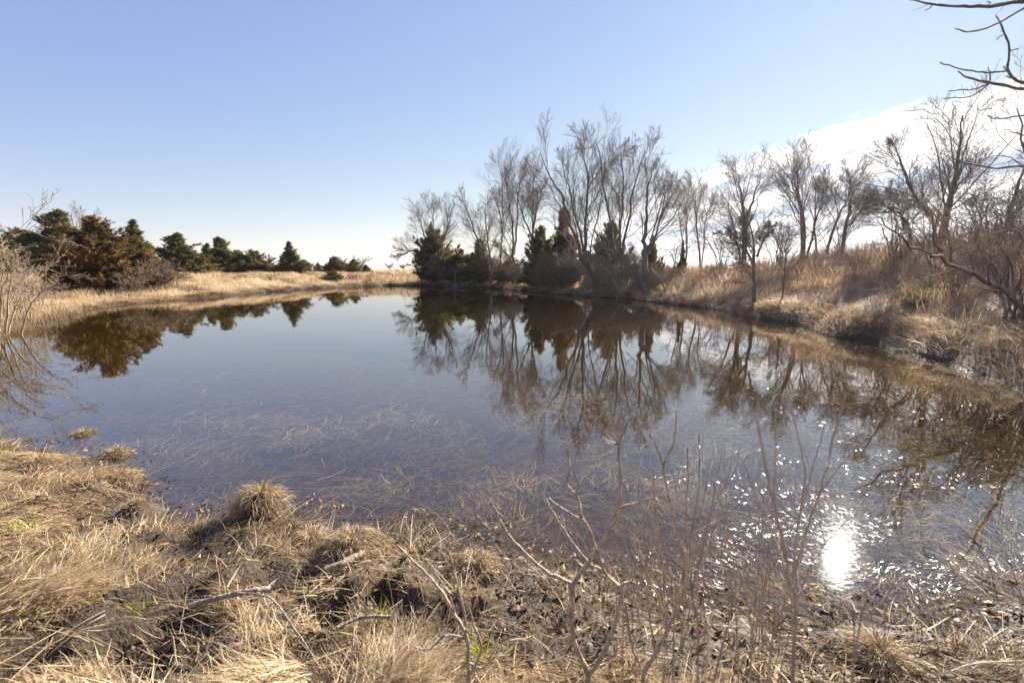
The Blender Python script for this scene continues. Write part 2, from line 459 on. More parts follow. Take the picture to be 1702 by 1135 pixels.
def water_mat():
    m, nt, N, Lk = new_mat('pond_water')
    geo = N('ShaderNodeNewGeometry')
    def noise(scale, detail, sx=1, sy=1):
        mp = N('ShaderNodeMapping'); mp.inputs['Scale'].default_value = (sx, sy, 1); Lk(geo.outputs['Position'], mp.inputs[0])
        n = N('ShaderNodeTexNoise'); n.inputs['Scale'].default_value = scale; n.inputs['Detail'].default_value = detail
        Lk(mp.outputs[0], n.inputs['Vector']); return n
    w1 = noise(1.1, 2, .6, 1.0)
    w2 = noise(9, 3)
    patch = noise(.16, 2)
    pr = ramp(N, [(.48, (0, 0, 0)), (.68, (1, 1, 1))]); Lk(patch.outputs[0], pr.inputs[0])
    b1 = N('ShaderNodeBump'); b1.inputs['Strength'].default_value = 1; b1.inputs['Distance'].default_value = .0018
    Lk(w1.outputs[0], b1.inputs['Height'])
    b2 = N('ShaderNodeBump'); b2.inputs['Distance'].default_value = .0004
    Lk(w2.outputs[0], b2.inputs['Height']); Lk(b1.outputs[0], b2.inputs['Normal'])
    w3 = noise(24, 1.5)
    b3 = N('ShaderNodeBump'); b3.inputs['Distance'].default_value = .0006; b3.inputs['Strength'].default_value = 1
    Lk(w3.outputs[0], b3.inputs['Height']); Lk(b2.outputs[0], b3.inputs['Normal'])
    st = N('ShaderNodeMapRange'); Lk(pr.outputs[0], st.inputs[0]); st.inputs[3].default_value = .35; st.inputs[4].default_value = 1.0
    Lk(st.outputs[0], b2.inputs['Strength'])
    lw = N('ShaderNodeLayerWeight'); lw.inputs['Blend'].default_value = .5; Lk(b2.outputs[0], lw.inputs['Normal'])
    pw = N('ShaderNodeMath'); pw.operation = 'POWER'; Lk(lw.outputs['Facing'], pw.inputs[0]); pw.inputs[1].default_value = 2.95
    fr = N('ShaderNodeMath'); fr.operation = 'MULTIPLY_ADD'; Lk(pw.outputs[0], fr.inputs[0]); fr.inputs[1].default_value = .96; fr.inputs[2].default_value = .022
    g1 = N('ShaderNodeBsdfGlossy'); g1.inputs['Roughness'].default_value = .01; Lk(b2.outputs[0], g1.inputs['Normal'])
    g2 = N('ShaderNodeBsdfGlossy'); g2.inputs['Roughness'].default_value = .055; Lk(b3.outputs[0], g2.inputs['Normal'])
    g = N('ShaderNodeMixShader'); g.inputs[0].default_value = .04; Lk(g1.outputs[0], g.inputs[1]); Lk(g2.outputs[0], g.inputs[2])
    t = N('ShaderNodeBsdfTransparent'); t.inputs[0].default_value = (.92, .85, .64, 1)
    mx = N('ShaderNodeMixShader'); Lk(fr.outputs[0], mx.inputs[0]); Lk(t.outputs[0], mx.inputs[1]); Lk(g.outputs[0], mx.inputs[2])
    out = N('ShaderNodeOutputMaterial'); Lk(mx.outputs[0], out.inputs[0])
    return m

# ------------------------------------------------------------------ ground and water
def build_ground():
    n, X, Y, Z, S = GROUND.n, GROUND.X, GROUND.Y, GROUND.z, GROUND.s
    V = np.stack((X, Y, Z), -1).reshape(-1, 3)
    i = np.arange(n * n).reshape(n, n)
    q = np.stack((i[:-1, :-1], i[1:, :-1], i[1:, 1:], i[:-1, 1:]), -1)
    r = np.hypot(X, Y)
    mudm = mudness(X, Y) * (1 - sstep(r, 5, 8))
    wet = 1 - sstep(S, .05, np.where(r < 6, .3, .4))
    th = np.clip(1 - np.maximum(mudm, wet) + .3 * fbm(X * 3, Y * 3, 21, 3), 0, 1)
    me = mesh('ground', V, q, rnd=th.ravel(), smooth=True)
    for nm, val in (('bed', sstep(-S, 0, .3)), ('field', sstep(S, .5, 1.6) * sstep(r, 6, 10))):
        at_ = me.attributes.new(nm, 'FLOAT', 'POINT'); at_.data.foreach_set('value', val.ravel().astype(np.float32))
    o = obj('ground', me, ground_mat()); o['kind'] = 'structure'
    tag(o, 'muddy bank, pond bed and dry field reaching the horizon')
    x0, x1, y0, y1 = -26., 13., .6, float(SHORE[:, 1].max()) + 3
    nx, ny = 40, 60
    X, Y = np.meshgrid(np.linspace(x0, x1, nx), np.linspace(y0, y1, ny))
    i = np.arange(nx * ny).reshape(ny, nx)
    q = np.stack((i[:-1, :-1], i[:-1, 1:], i[1:, 1:], i[1:, :-1]), -1)
    w = obj('water', mesh('water', np.stack((X, Y, X * 0), -1), q, smooth=True), water_mat()); w['kind'] = 'structure'
    tag(w, 'still pond water mirroring the sky and bare trees')
build_ground()

# ------------------------------------------------------------------ trees
def unit(v): return v / (np.linalg.norm(v) + 1e-9)
def spline(pts, n):
    """Catmull-Rom through the points, n samples"""
    p = np.asarray(pts, float)
    p = np.vstack((2 * p[0] - p[1], p, 2 * p[-1] - p[-2]))
    out = []
    for s in np.linspace(0, len(p) - 3 - 1e-6, n):
        i = int(s); t = s - i
        a, b, c, d = p[i:i + 4]
        out.append(.5 * (2 * b + (c - a) * t + (2 * a - 5 * b + 4 * c - d) * t * t + (3 * b - a - 3 * c + d) * t ** 3))
    return np.array(out)
def branch_line(p, d, L, n, R, wander, up):
    pts = [p]; st = L / n
    for k in range(n):
        d = unit(d + R.normal(0, wander, 3) + np.array((0, 0, up)))
        p = p + d * st; pts.append(p)
    return np.array(pts)
def side_dir(t, ang, R):
    a = unit(np.cross(t, R.normal(0, 1, 3)))
    return unit(t * math.cos(ang) + a * math.sin(ang))
LEVELS = {  # per level: children count, angle, length ratio, first fraction, up
    'ascending': [(13, .58, .5, .25, .05), (8, .62, .6, .12, .05), (10, .64, .62, .06, .04)],
    'bushy': [(13, .72, .5, .22, .04), (8, .7, .6, .12, .04), (9, .72, .62, .06, .03)],
    'twiggy': [(7, .7, .5, .15, .03), (6, .75, .55, .12, .02), (4, .75, .6, .1, .02)],
    'arching': [(7, .7, .5, .15, -.01), (5, .8, .5, .15, .0), (3, .8, .5, .15, .02), (2, .8, .5, .2, .02)],
    'far': [(9, .7, .45, .25, .1), (7, .7, .5, .2, .1), (4, .7, .55, .2, .08)],
}
def grow_tree(stems, style, seed, levels=4, minr=.006, size=1.0):
    """stems: list of (polyline, base radius, tip radius). returns trunk tubes, list of limb tubes, twig tubes"""
    R = np.random.default_rng(seed)
    P = LEVELS[style]
    trunk, limbs, twigs = Tubes(), [], Tubes()
    def rec(pts, rad, L, lev, limb):
        if lev > levels or lev - 1 >= len(P): return
        nch, ang, lr, t0, up = P[lev - 1]
        nch = max(2, int(round(nch * R.uniform(.8, 1.2))))
        for c in range(nch):
            t = t0 + (1 - t0) * ((c + R.random()) / nch)
            f = t * (len(pts) - 1); i = min(int(f), len(pts) - 2)
            p = pts[i] + (pts[i + 1] - pts[i]) * (f - i)
            tan = unit(pts[i + 1] - pts[i])
            l = L * lr * (1.15 - .75 * t) * R.uniform(.6, 1.35)
            d = side_dir(tan, ang * R.uniform(.6, 1.3), R)
            if d[2] < -.25: d[2] *= .3; d = unit(d)
            r0 = max(minr, rad[i] * R.uniform(.27, .42))
            n = (7, 4, 2, 2)[min(lev - 1, 3)]
            ln = branch_line(p, d, l, n, R, (.1, .09, .09)[min(lev, 3) - 1], up)
            rr = np.linspace(r0, max(minr * .7, r0 * .3), n + 1)
            if lev == 1: lb = Tubes(); limbs.append(lb)
            else: lb = limb
            if lev <= 2: lb.add(ln, rr, 5 if lev == 1 else 4, R.random())
            else: twigs.add(ln, rr, 3, R.random())
            rec(ln, rr, l, lev + 1, lb)
    for pl, r0, r1 in stems:
        m = max(10, 3 * len(pl))
        pts = spline(pl, m); tt = np.linspace(0, 1, m)
        L = np.linalg.norm(np.diff(pts, axis=0), axis=1).sum()
        pts[1:-1] += R.normal(0, .006 * L, (m - 2, 3))
        rad = r1 + (r0 - r1) * (1 - tt) ** 1.15
        rad[0] *= 1.35
        trunk.add(pts, rad, 8)
        rec(pts, rad, L, 1, None)
    return trunk, limbs, twigs
def put_tree(name, loc, tubes, label, cat, group=None, bark=None, twig=None, keep=7):
    trunk, limbs, twigs = tubes
    e = thing(name, loc, label, cat, group)
    obj('trunk', trunk.build('trunk'), bark or M_BARK, e)
    # the heaviest limbs are parts of their own, lighter ones go with the crown
    limbs = sorted(limbs, key=lambda t: -max(a[1][0] * np.linalg.norm(a[0][-1] - a[0][0]) for l in t.g.values() for a in l))
    for lb in limbs[keep:]:
        for (n, k), l in lb.g.items():
            for a in l: twigs.add(a[0], a[1], k, a[2])
    crown = obj('crown', twigs.build('crown'), twig or M_TWIG, e)
    for lb in limbs[:keep]: obj('limb', lb.build('limb'), bark or M_BARK, crown)
    return e
def px_tree(name, base, Y, stems, style, seed, label, cat='tree', group=None, levels=4, minr=.0065, depth=.2, bark=None, twig=None, keep=7, sink=.15, shrink=.86):
    """stems given as pixel polylines (first point is the foot) standing at depth Y, spread out in depth too"""
    R = np.random.default_rng(seed + 500)
    b = at(base[0], base[1], Y); b[2] = gz(b[0], b[1]) - sink
    out = []
    for pl, r0, r1 in stems:
        k = R.uniform(-1, 1)
        loc = []
        for j, (x, y) in enumerate(pl):
            p = at(x, y, Y) - b
            if j == 0 and (x, y) == base: p = np.zeros(3)
            p[1] += k * depth * max(0, p[2])
            if k: p *= 1.0
            loc.append(p * shrink)
        out.append((loc, r0, r1))
    return put_tree(name, tuple(b), grow_tree(out, style, seed, levels, minr), label, cat, group, bark, twig, keep)

# --- the tall bare trees on the far shore
px_tree('bare_tree', (722, 470), 51.5, [([(722, 470), (716, 420), (700, 375), (690, 345)], 0.146, 0.034), ([(722, 470), (722, 410), (722, 360), (722, 325)], 0.146, 0.034),
        ([(722, 470), (730, 410), (748, 365), (755, 330)], 0.134, 0.034), ([(716, 420), (690, 408), (668, 412), (652, 425)], 0.090, 0.017)], 'bushy', 21,
        'wide low bare tree with a bough arching left over the water, by a dark cedar', keep=6)
px_tree('bare_tree', (818, 472), 46, [([(818, 472), (812, 440), (800, 405), (782, 365), (765, 312)], 0.174, 0.031), ([(818, 472), (815, 430), (806, 370), (804, 315)], 0.123, 0.026)],
        'ascending', 22, 'bare tree leaning left in two stems, beside the dark dense cedar clump')
px_tree('bare_tree', (828, 472), 46.5, [([(828, 472), (832, 420), (838, 360), (838, 300), (832, 255)], 0.102, 0.020), ([(836, 380), (830, 330), (818, 285)], 0.061, 0.020)],
        'ascending', 23, 'slim straight bare tree just right of the two stemmed leaning tree')
px_tree('bare_tree', (862, 455), 43, [([(862, 455), (852, 425), (851, 370), (845, 320), (835, 275)], 0.140, 0.028), ([(852, 415), (858, 360), (862, 300), (868, 250)], 0.103, 0.023),
        ([(862, 455), (845, 420), (820, 398)], 0.065, 0.019)], 'ascending', 24, 'bare tree with a bent dark trunk left of the dense cedar clump')
px_tree('bare_tree', (886, 465), 40, [([(886, 465), (884, 390), (868, 340), (855, 290)], 0.133, 0.027), ([(884, 390), (890, 340), (905, 280)], 0.089, 0.022),
        ([(884, 400), (884, 330), (885, 255)], 0.080, 0.018)], 'ascending', 25, 'vase shaped bare tree rising out of the dense dark cedar clump')
px_tree('bare_tree', (992, 488), 31.5, [([(992, 488), (984, 455), (965, 420), (940, 350), (915, 290), (882, 222)], 0.210, 0.024),
        ([(970, 430), (962, 400), (945, 330), (920, 240)], 0.113, 0.020), ([(978, 440), (968, 400), (968, 330), (968, 270), (955, 200)], 0.137, 0.024),
        ([(984, 455), (960, 435), (925, 440)], 0.057, 0.016)], 'ascending', 26, 'tallest bare tree with a stout trunk leaning left over the water', keep=9)
px_tree('bare_tree', (1032, 482), 32.5, [([(1032, 482), (1026, 430), (1015, 360), (1000, 290), (985, 195)], 0.159, 0.024), ([(1028, 440), (1030, 380), (1035, 300), (1032, 215)], 0.119, 0.024),
        ([(1028, 440), (1038, 380), (1050, 300), (1075, 215)], 0.119, 0.024), ([(1030, 425), (1008, 405), (985, 398)], 0.055, 0.016)],
        'ascending', 27, 'tall bare tree whose three stems fan out between the two thickest trunks', keep=9)
px_tree('bare_tree', (1076, 494), 27.6, [([(1076, 494), (1074, 440), (1074, 400), (1080, 350), (1085, 290), (1095, 240)], 0.230, 0.019), ([(1075, 410), (1085, 380), (1100, 330), (1108, 280)], 0.077, 0.015)],
        'ascending', 28, 'bare tree with a thick ragged vine wrapped trunk at the water', keep=6)
# --- right bank
px_tree('bare_tree', (1254, 505), 18.2, [([(1254, 505), (1258, 460), (1259, 425), (1262, 385), (1255, 345)], 0.085, 0.019), ([(1259, 425), (1248, 398), (1225, 380), (1205, 365)], 0.052, 0.011),
        ([(1259, 412), (1272, 380), (1290, 350)], 0.045, 0.011)], 'bushy', 31, 'small round headed bare tree with one slender dark trunk at the water edge', minr=.007, keep=5)
px_tree('sapling_tree', (1297, 506), 17.4, [([(1297, 506), (1300, 470), (1300, 430), (1302, 400)], 0.033, 0.009), ([(1300, 440), (1286, 425), (1280, 415)], 0.018, 0.006)], 'far', 32,
        'thin bare sapling beside the round headed tree on the right bank', levels=2, minr=.006, keep=3)
CREST = [
    ('bare_tree', (1142, 408), 44, [([(1142, 408), (1146, 350), (1140, 300)], .11, .02), ([(1142, 408), (1128, 360), (1120, 320)], .08, .02)], 'ascending', 41, 'slim bare tree on the bank top nearest the vine wrapped trunk'),
    ('bare_tree', (1168, 408), 42, [([(1168, 408), (1165, 350), (1163, 285)], .12, .02), ([(1168, 408), (1180, 360), (1192, 320)], .08, .02)], 'ascending', 42, 'narrow upright bare tree on the bank top with a pointed crown'),
    ('bare_tree', (1240, 404), 36, [([(1240, 404), (1236, 350), (1230, 300), (1225, 262)], .2, .03), ([(1240, 404), (1246, 350), (1262, 300), (1275, 268)], .15, .025), ([(1240, 404), (1215, 360), (1205, 320)], .1, .02)], 'bushy', 43, 'broad dark bare tree on the bank top behind the round headed tree'),
    ('bare_tree', (1338, 400), 31, [([(1338, 400), (1332, 350), (1318, 305), (1305, 275)], .14, .025), ([(1338, 400), (1345, 340), (1340, 280), (1345, 245)], .14, .02), ([(1338, 400), (1358, 350), (1372, 300)], .1, .02)], 'ascending', 44, 'many stemmed bare tree in the middle of the bank top row'),
    ('bare_tree', (1365, 402), 30, [([(1365, 402), (1385, 360), (1402, 320), (1410, 285)], .1, .02), ([(1365, 402), (1362, 350), (1372, 300)], .08, .02)], 'ascending', 45, 'thin bare tree right of the many stemmed bank top tree'),
    ('bare_tree', (1398, 396), 28, [([(1398, 396), (1415, 360), (1428, 320), (1430, 265)], .13, .02), ([(1415, 362), (1440, 330), (1455, 300)], .07, .015)], 'ascending', 46, 'bare tree leaning right on the bank top, a curved single trunk'),
    ('bare_tree', (1565, 392), 21, [([(1565, 392), (1560, 350), (1566, 290), (1562, 220), (1560, 165)], .17, .02), ([(1565, 392), (1578, 340), (1600, 290), (1650, 235)], .13, .02), ([(1562, 340), (1535, 300), (1520, 230), (1512, 190)], .1, .015),
                                      ([(1565, 392), (1548, 350), (1500, 320), (1470, 312)], .08, .015)], 'bushy', 47, 'large spreading bare tree standing highest above the right bank'),
    ('bare_tree', (1520, 398), 22, [([(1520, 398), (1500, 365), (1470, 335), (1430, 318)], .1, .015), ([(1505, 372), (1495, 330), (1480, 290)], .06, .012)], 'bushy', 48, 'low bare tree leaning left at the foot of the large spreading tree'),
    ('bare_tree', (1668, 392), 19, [([(1668, 392), (1665, 340), (1675, 280), (1690, 215)], .11, .015), ([(1668, 392), (1690, 350), (1720, 300)], .09, .015)], 'bushy', 49, 'bare tree on the bank top at the right edge of the view'),
]
for nm, b, Y, st, sty, sd, lab in CREST:
    px_tree(nm, b, Y, st, sty, sd, lab, group='bare trees along the top of the right bank', minr=.0062, keep=6, sink=.6)

# --- leaning tree coming in from the right
px_tree('leaning_tree', (1790, 600), 8.6, [([(1790, 600), (1740, 540), (1690, 492), (1640, 462), (1590, 435), (1555, 418), (1520, 395), (1490, 360)], .062, .01), ([(1555, 418), (1538, 402), (1540, 370), (1552, 310)], .025, .006),
        ([(1590, 436), (1592, 400), (1580, 350)], .022, .006), ([(1648, 465), (1620, 425), (1590, 385)], .02, .005), ([(1690, 492), (1690, 440), (1670, 400)], .025, .006),
        ([(1740, 540), (1740, 440), (1720, 330), (1700, 240), (1690, 180)], .042, .008)],
        'far', 51, 'leaning bare tree reaching in from the right with a long grey limb', levels=3, minr=.0035, keep=5, shrink=1.0, twig=M_GREYTWIG, bark=M_TWIG, sink=.1)

# --- distant bare trees
far_src = None
def far_tree(px, py_top, Y, label, seed, group='small bare trees on the horizon', hw=22):
    b = at(px, 447, Y); z = gz(b[0], b[1]) - .1
    top = at(px, py_top, Y)[2] - z
    w = hw * Y / F
    R = np.random.default_rng(seed)
    st = [([(0, 0, 0), (w * .1 * a, R.uniform(-.1, .1) * w, top * .35), (w * .55 * a, R.uniform(-.5, .5) * w, top * .8)], .02 * top, .004 * top) for a in (-1, 0.1, .9)]
    put_tree('distant_tree', (b[0], b[1], z), grow_tree(st, 'far', seed, 3, .0022 * Y * .1), label, 'tree', group, keep=3)
far_tree(140, 330, 62, 'pale bare tree rising behind the russet cedar', 61, None, 32)
far_tree(600, 424, 120, 'small round bare tree on the horizon right of the lone cedars', 62, hw=24)
far_tree(447, 420, 110, 'faint bare tree on the horizon behind the low dark cedar left of the pointed one', 63, hw=18)
far_tree(648, 436, 150, 'tiny bare tree on the horizon close to the bough arching over the water', 64, hw=16)
far_tree(522, 434, 150, 'tiny bare tree on the horizon just right of the pointed cedar', 65, hw=14)
far_tree(670, 437, 140, 'tiny bare tree on the horizon under the arching bough', 66, hw=14)
far_tree(20, 372, 70, 'bare tree standing among dark cedars at the left edge', 67, None, 30)

# ------------------------------------------------------------------ cedars
def cedar_mesh(seed, H, Rm, lean=.0, n_br=230, power=.8):
    R = np.random.default_rng(seed)
    trunk = Tubes()
    trunk.add(spline([(0, 0, -.2), (R.normal(0, .02) * H, R.normal(0, .02) * H, H * .5), (lean, 0, H * .98)], 8), np.linspace(.035 * H * .5 + .03, .006, 8), 6)
    P, D, S = [], [], []
    lob = R.uniform(.55, 1.3, (6, 5))
    for i in range(n_br):
        t = ((i + R.random()) / n_br) ** 1.15
        z = H * (.03 + .95 * t)
        az = R.uniform(0, 2 * PI)
        prof = (1 - t) ** power * min(1, .7 + t * 2.5)
        l = Rm * prof * lob[min(5, int(t * 6)), int(az / (2 * PI) * 5) % 5] * (R.uniform(.55, 1.05) if R.random() < .8 else R.uniform(1.05, 1.4)) + .012 * H
        el = R.uniform(.0, .45) + .9 * t
        d = np.array((math.cos(az) * math.cos(el), math.sin(az) * math.cos(el), math.sin(el)))
        p0 = np.array((lean * t, 0, z - .25 * l * math.sin(el)))
        ln = branch_line(p0, d, l, 4, R, .13, .1)
        trunk.add(ln, np.linspace(.012 * H * .3 + .003, .003, 5), 3)
        m = int(4 + 26 * l / (.35 * H))
        for k in range(m):
            f = R.uniform(.25, 1.0) ** .75 * 4; j = min(int(f), 3)
            p = ln[j] + (ln[j + 1] - ln[j]) * (f - j)
            sdir = unit(unit(ln[j + 1] - ln[j]) * .9 + R.normal(0, .45, 3) + np.array((0, 0, .4)))
            P.append(p + R.normal(0, .02 * l + .01, 3)); D.append(sdir); S.append(R.uniform(.6, 1.3) * (.12 + .16 * (1 - t)))
    for k in range(14):                                          # leading shoot
        P.append(np.array((lean, 0, H * R.uniform(.9, 1.0)))); D.append(unit(np.array((0, 0, 1)) + R.normal(0, .25, 3))); S.append(.13)
    P, D, S = np.array(P), np.array(D), np.array(S)
    n = len(P); V, Rn = [], []
    tone = np.clip(.5 + .9 * fbm(P[:, 0] * 2.5 / Rm, P[:, 2] * 2.5 / Rm, seed, 3) + R.normal(0, .18, n), 0, 1)
    for f in range(7):
        d = D + R.normal(0, .5, (n, 3)); d /= np.linalg.norm(d, axis=1, keepdims=True)
        sd = np.cross(d, R.normal(0, 1, (n, 3))); sd /= np.linalg.norm(sd, axis=1, keepdims=True)
        o = P + D * (S * R.uniform(-.2, .9, n))[:, None]
        L = S * R.uniform(.6, 1.2, n); w = L * .16
        V.append(np.stack((o - sd * w[:, None], o + sd * w[:, None], o + d * L[:, None]), 1))
        Rn.append(np.repeat(np.clip(tone + R.normal(0, .08, n), 0, 1), 3))
    V = np.concatenate(V).reshape(-1, 3)
    return trunk.build('trunk'), mesh('crown', V, None, np.arange(len(V)).reshape(-1, 3), rnd=np.concatenate(Rn))
CED = [cedar_mesh(71, 4.5, 1.5, .1, 290, power=.72), cedar_mesh(72, 4.5, 1.9, -.15, 330, power=.58), cedar_mesh(73, 4.5, 1.15, .05, 260, power=.82), cedar_mesh(74, 4.5, 2.1, .3, 330, power=.48), cedar_mesh(75, 4.5, 1.4, -.3, 250, power=.66)]
for t_, c_ in CED: t_.materials.append(M_CEDARBARK); c_.materials.append(M_CEDAR_DARK)
CED_R = [1.5, 1.9, 1.15, 2.1, 1.4]
def cedar(px, top, base, hw, Y, var, mat, label, group=None, sink=0.1):
    b = at(px, base, Y); z = gz(b[0], b[1]) - sink
    H = at(px, top, Y)[2] - z
    w = hw * (1.32 if group == GL else 1.1) * Y / F
    e = thing('cedar_tree', (b[0], b[1], z), label, 'tree', group, rng.uniform(0, 6.28), (w / CED_R[var], w / CED_R[var], H / 4.5))
    obj('trunk', CED[var][0], None, e)
    c = obj('crown', CED[var][1], None, e)
    c.material_slots[0].link = 'OBJECT'; c.material_slots[0].material = mat
GL, GC = 'cedars along the left field', 'cedars under the bare trees'
CEDARS = [
    (104, 350, 455, 52, 56, 0, M_CEDAR_DARK, 'tall dark green cedar behind the russet one', GL),
    (48, 385, 450, 45, 60, 3, M_CEDAR_DARK, 'broad dark cedar left of the tall dark one', GL),
    (5, 392, 450, 42, 58, 1, M_CEDAR_DARK, 'dark cedar cut by the left edge of the view', GL),
    (172, 362, 490, 62, 29, 1, M_CEDAR_RUSSET, 'large russet brown cedar at the left shore', GL),
    (230, 366, 470, 34, 46, 2, M_CEDAR_DARK, 'pointed dark green cedar right of the russet one', GL),
    (248, 405, 480, 30, 31, 4, M_CEDAR_RUSSET, 'small russet cedar half hidden by a grey shrub', GL),
    (297, 388, 455, 36, 52, 0, M_CEDAR_DARK, 'dark cedar with a thin leading shoot in the middle of the left row', GL),
    (322, 410, 455, 24, 50, 4, M_CEDAR_OLIVE, 'yellowish olive cedar in the middle of the left row', GL),
    (347, 405, 452, 20, 54, 2, M_CEDAR_OLIVE, 'narrow olive cedar between taller ones in the left row', GL),
    (370, 395, 450, 30, 56, 0, M_CEDAR_DARK, 'spiky topped dark cedar right of the olive ones', GL),
    (400, 418, 450, 22, 58, 1, M_CEDAR_DARK, 'small dark cedar between the spiky one and the low rounded one', GL),
    (428, 418, 450, 28, 58, 3, M_CEDAR_DARK, 'low rounded dark cedar near the right end of the left row', GL),
    (484, 402, 455, 21, 56, 2, M_CEDAR_DARK, 'lone pointed dark cedar standing apart in the field', GL),
    (505, 432, 450, 12, 80, 1, M_CEDAR_OLIVE, 'tiny cedar just right of the lone pointed one', GL),
    (529, 438, 450, 8, 90, 0, M_CEDAR_OLIVE, 'smallest cedar in the field, between the lone pointed one and the pair', GL),
    (557, 428, 452, 20, 68, 3, M_CEDAR_DARK, 'rounded cedar, left of the pair near the field end', GL),
    (588, 431, 452, 14, 70, 1, M_CEDAR_OLIVE, 'small olive cedar, right of the pair near the field end', GL),
    (608, 440, 452, 9, 72, 1, M_CEDAR_DARK, 'tiny dark cedar under the small round bare tree', GL),
    (556, 448, 472, 13, 50, 4, M_CEDAR_OLIVE, 'thin scruffy cedar growing on the far shore line', GL),
    (728, 384, 475, 44, 52, 3, M_CEDAR_DARK, 'wide dark cedar at the left end of the far trees', GC),
    (718, 370, 475, 14, 51.5, 2, M_CEDAR_OLIVE, 'slim vine grown cedar spire above the wide dark cedar', GC),
    (798, 398, 470, 34, 48, 0, M_CEDAR_OLIVE, 'olive cedar behind the two stemmed leaning tree', GC),
    (765, 415, 470, 26, 50, 1, M_CEDAR_DARK, 'low dark cedar between the wide dark one and the olive one', GC),
    (845, 425, 470, 24, 45, 4, M_CEDAR_OLIVE, 'low olive cedar behind the bent trunk', GC),
    (898, 378, 482, 40, 39.5, 1, M_CEDAR_DARK, 'dense dark cedar in the middle of the far trees', GC),
    (936, 348, 478, 34, 37.5, 0, M_CEDAR_RUSSET, 'brownish cedar behind the tallest leaning trunk', GC),
    (1015, 372, 455, 34, 37, 3, M_CEDAR_DARK, 'dark cedar between the tall trees, high on the bank', GC),
    (1085, 392, 455, 20, 31, 4, M_CEDAR_OLIVE, 'olive cedar behind the vine wrapped trunk', GC),
    (1134, 402, 432, 9, 36, 2, M_CEDAR_OLIVE, 'tiny bright green cedar on the bank right of the vine wrapped trunk', GC),
]
for c in CEDARS: cedar(*c)

# ------------------------------------------------------------------ shrubs
def shrub_tubes(seed, H, spread, stems, style='arching', levels=3, minr=.005, r0=.02):
    R = np.random.default_rng(seed); st = []
    for i in range(stems):
        az = R.uniform(0, 2 * PI); o = R.uniform(.3, 1) * spread; h = H * R.uniform(.6, 1)
        b = R.normal(0, .12 * spread, 2)
        d = np.array((math.cos(az), math.sin(az)))
        st.append(([(b[0], b[1], -.1), (*(b + d * o * .3), h * .5), (*(b + d * o * .75), h * .9), (*(b + d * o * 1.1), h * R.uniform(.75, 1.05))], r0, minr))
    return grow_tree(st, style, seed, levels, minr)
SH = {}
def shrub(kind, px, Y, sc, label, group, py=None, rz=None):
    b = at(px, 480, Y); z = max(gz(b[0], b[1]), -.1)
    rz = rng.uniform(0, 6.28) if rz is None else rz
    if kind not in SH:
        a = dict(grey=(81, 2.6, 2.2, 9, 'arching', 3, .006, .03), brush=(82, 1.8, 1.3, 9, 'twiggy', 3, .006, .02), thicket=(83, 2.4, 1.6, 8, 'arching', 3, .005, .024),
                 brown=(84, 1.5, 1.4, 9, 'twiggy', 3, .007, .02))[kind]
        tw = dict(grey=M_GREYTWIG, brush=M_BRUSH, thicket=M_TWIG, brown=M_BRUSH)[kind]
        e = put_tree('bare_shrub', (b[0], b[1], z - .05), shrub_tubes(*a), label, 'shrub', group, bark=tw if kind == 'grey' else M_TWIG, twig=tw, keep=4)
        e.rotation_euler.z = rz; e.scale = (sc,) * 3; SH[kind] = e
    else: dup(SH[kind], (b[0], b[1], z - .05), rz, sc, label, group)
GS, GT, GB = 'grey shrubs at the left shore', 'shrubs on the right bank', 'brush below the far trees'
shrub('grey', -75, 14.0, 1.15, 'pale grey arching shrub leaning over the water at the left edge', GS)
shrub('grey', -20, 16.5, .95, 'pale grey shrub behind the arching one at the left edge', GS)
shrub('grey', -5, 12.8, .75, 'low pale twiggy shrub dipping into the water at the left edge', GS)
shrub('grey', 65, 19.0, .62, 'low tangled pale shrub on the point of the left shore', GS)
shrub('grey', 30, 15.0, .5, 'low brown twigs hanging into the water right of the arching shrub', GS)
shrub('brown', 262, 30, 1.1, 'grey brown shrub right of the russet cedar', 'brown shrubs by the russet cedar')
shrub('brown', 225, 28, .8, 'low brown shrub at the foot of the russet cedar', 'brown shrubs by the russet cedar')
shrub('brown', 290, 31.5, .75, 'small brown shrub at the right end of the shrubs by the russet cedar', 'brown shrubs by the russet cedar')
for i, (px, Y, sc, lab) in enumerate([(760, 46, 1.1, 'brush between the wide dark cedar and the pale block'), (785, 46.5, .9, 'brush just right of the pale block'), (845, 44.5, 1.2, 'brush at the foot of the slim straight tree'),
        (872, 43.5, 1.3, 'brush at the foot of the bent trunk'), (920, 41.5, 1.5, 'brush overhanging the water right of the dense dark cedar'), (950, 41, 1.5, 'brush under the tallest leaning tree'),
        (1010, 40, 1.3, 'brush between the tallest tree and the three stemmed tree'), (1050, 38, 1.5, 'brush left of the vine wrapped trunk'), (1065, 35.6, 1.2, 'brush hanging from the vine wrapped trunk'),
        (1092, 36, 1.1, 'brush right of the vine wrapped trunk'), (700, 46.5, 1.1, 'brush at the left end of the far trees'), (975, 44, 1.7, 'tall brush behind the tallest leaning trunk'), (1040, 44, 1.7, 'tall brush behind the three stemmed tree')]):
    Y = shoreY(px) + (.5 if 'water' in lab else 4.5 if 'behind' in lab else 1.8)
    shrub('brush', px, Y, sc * Y / 42, lab, GB)
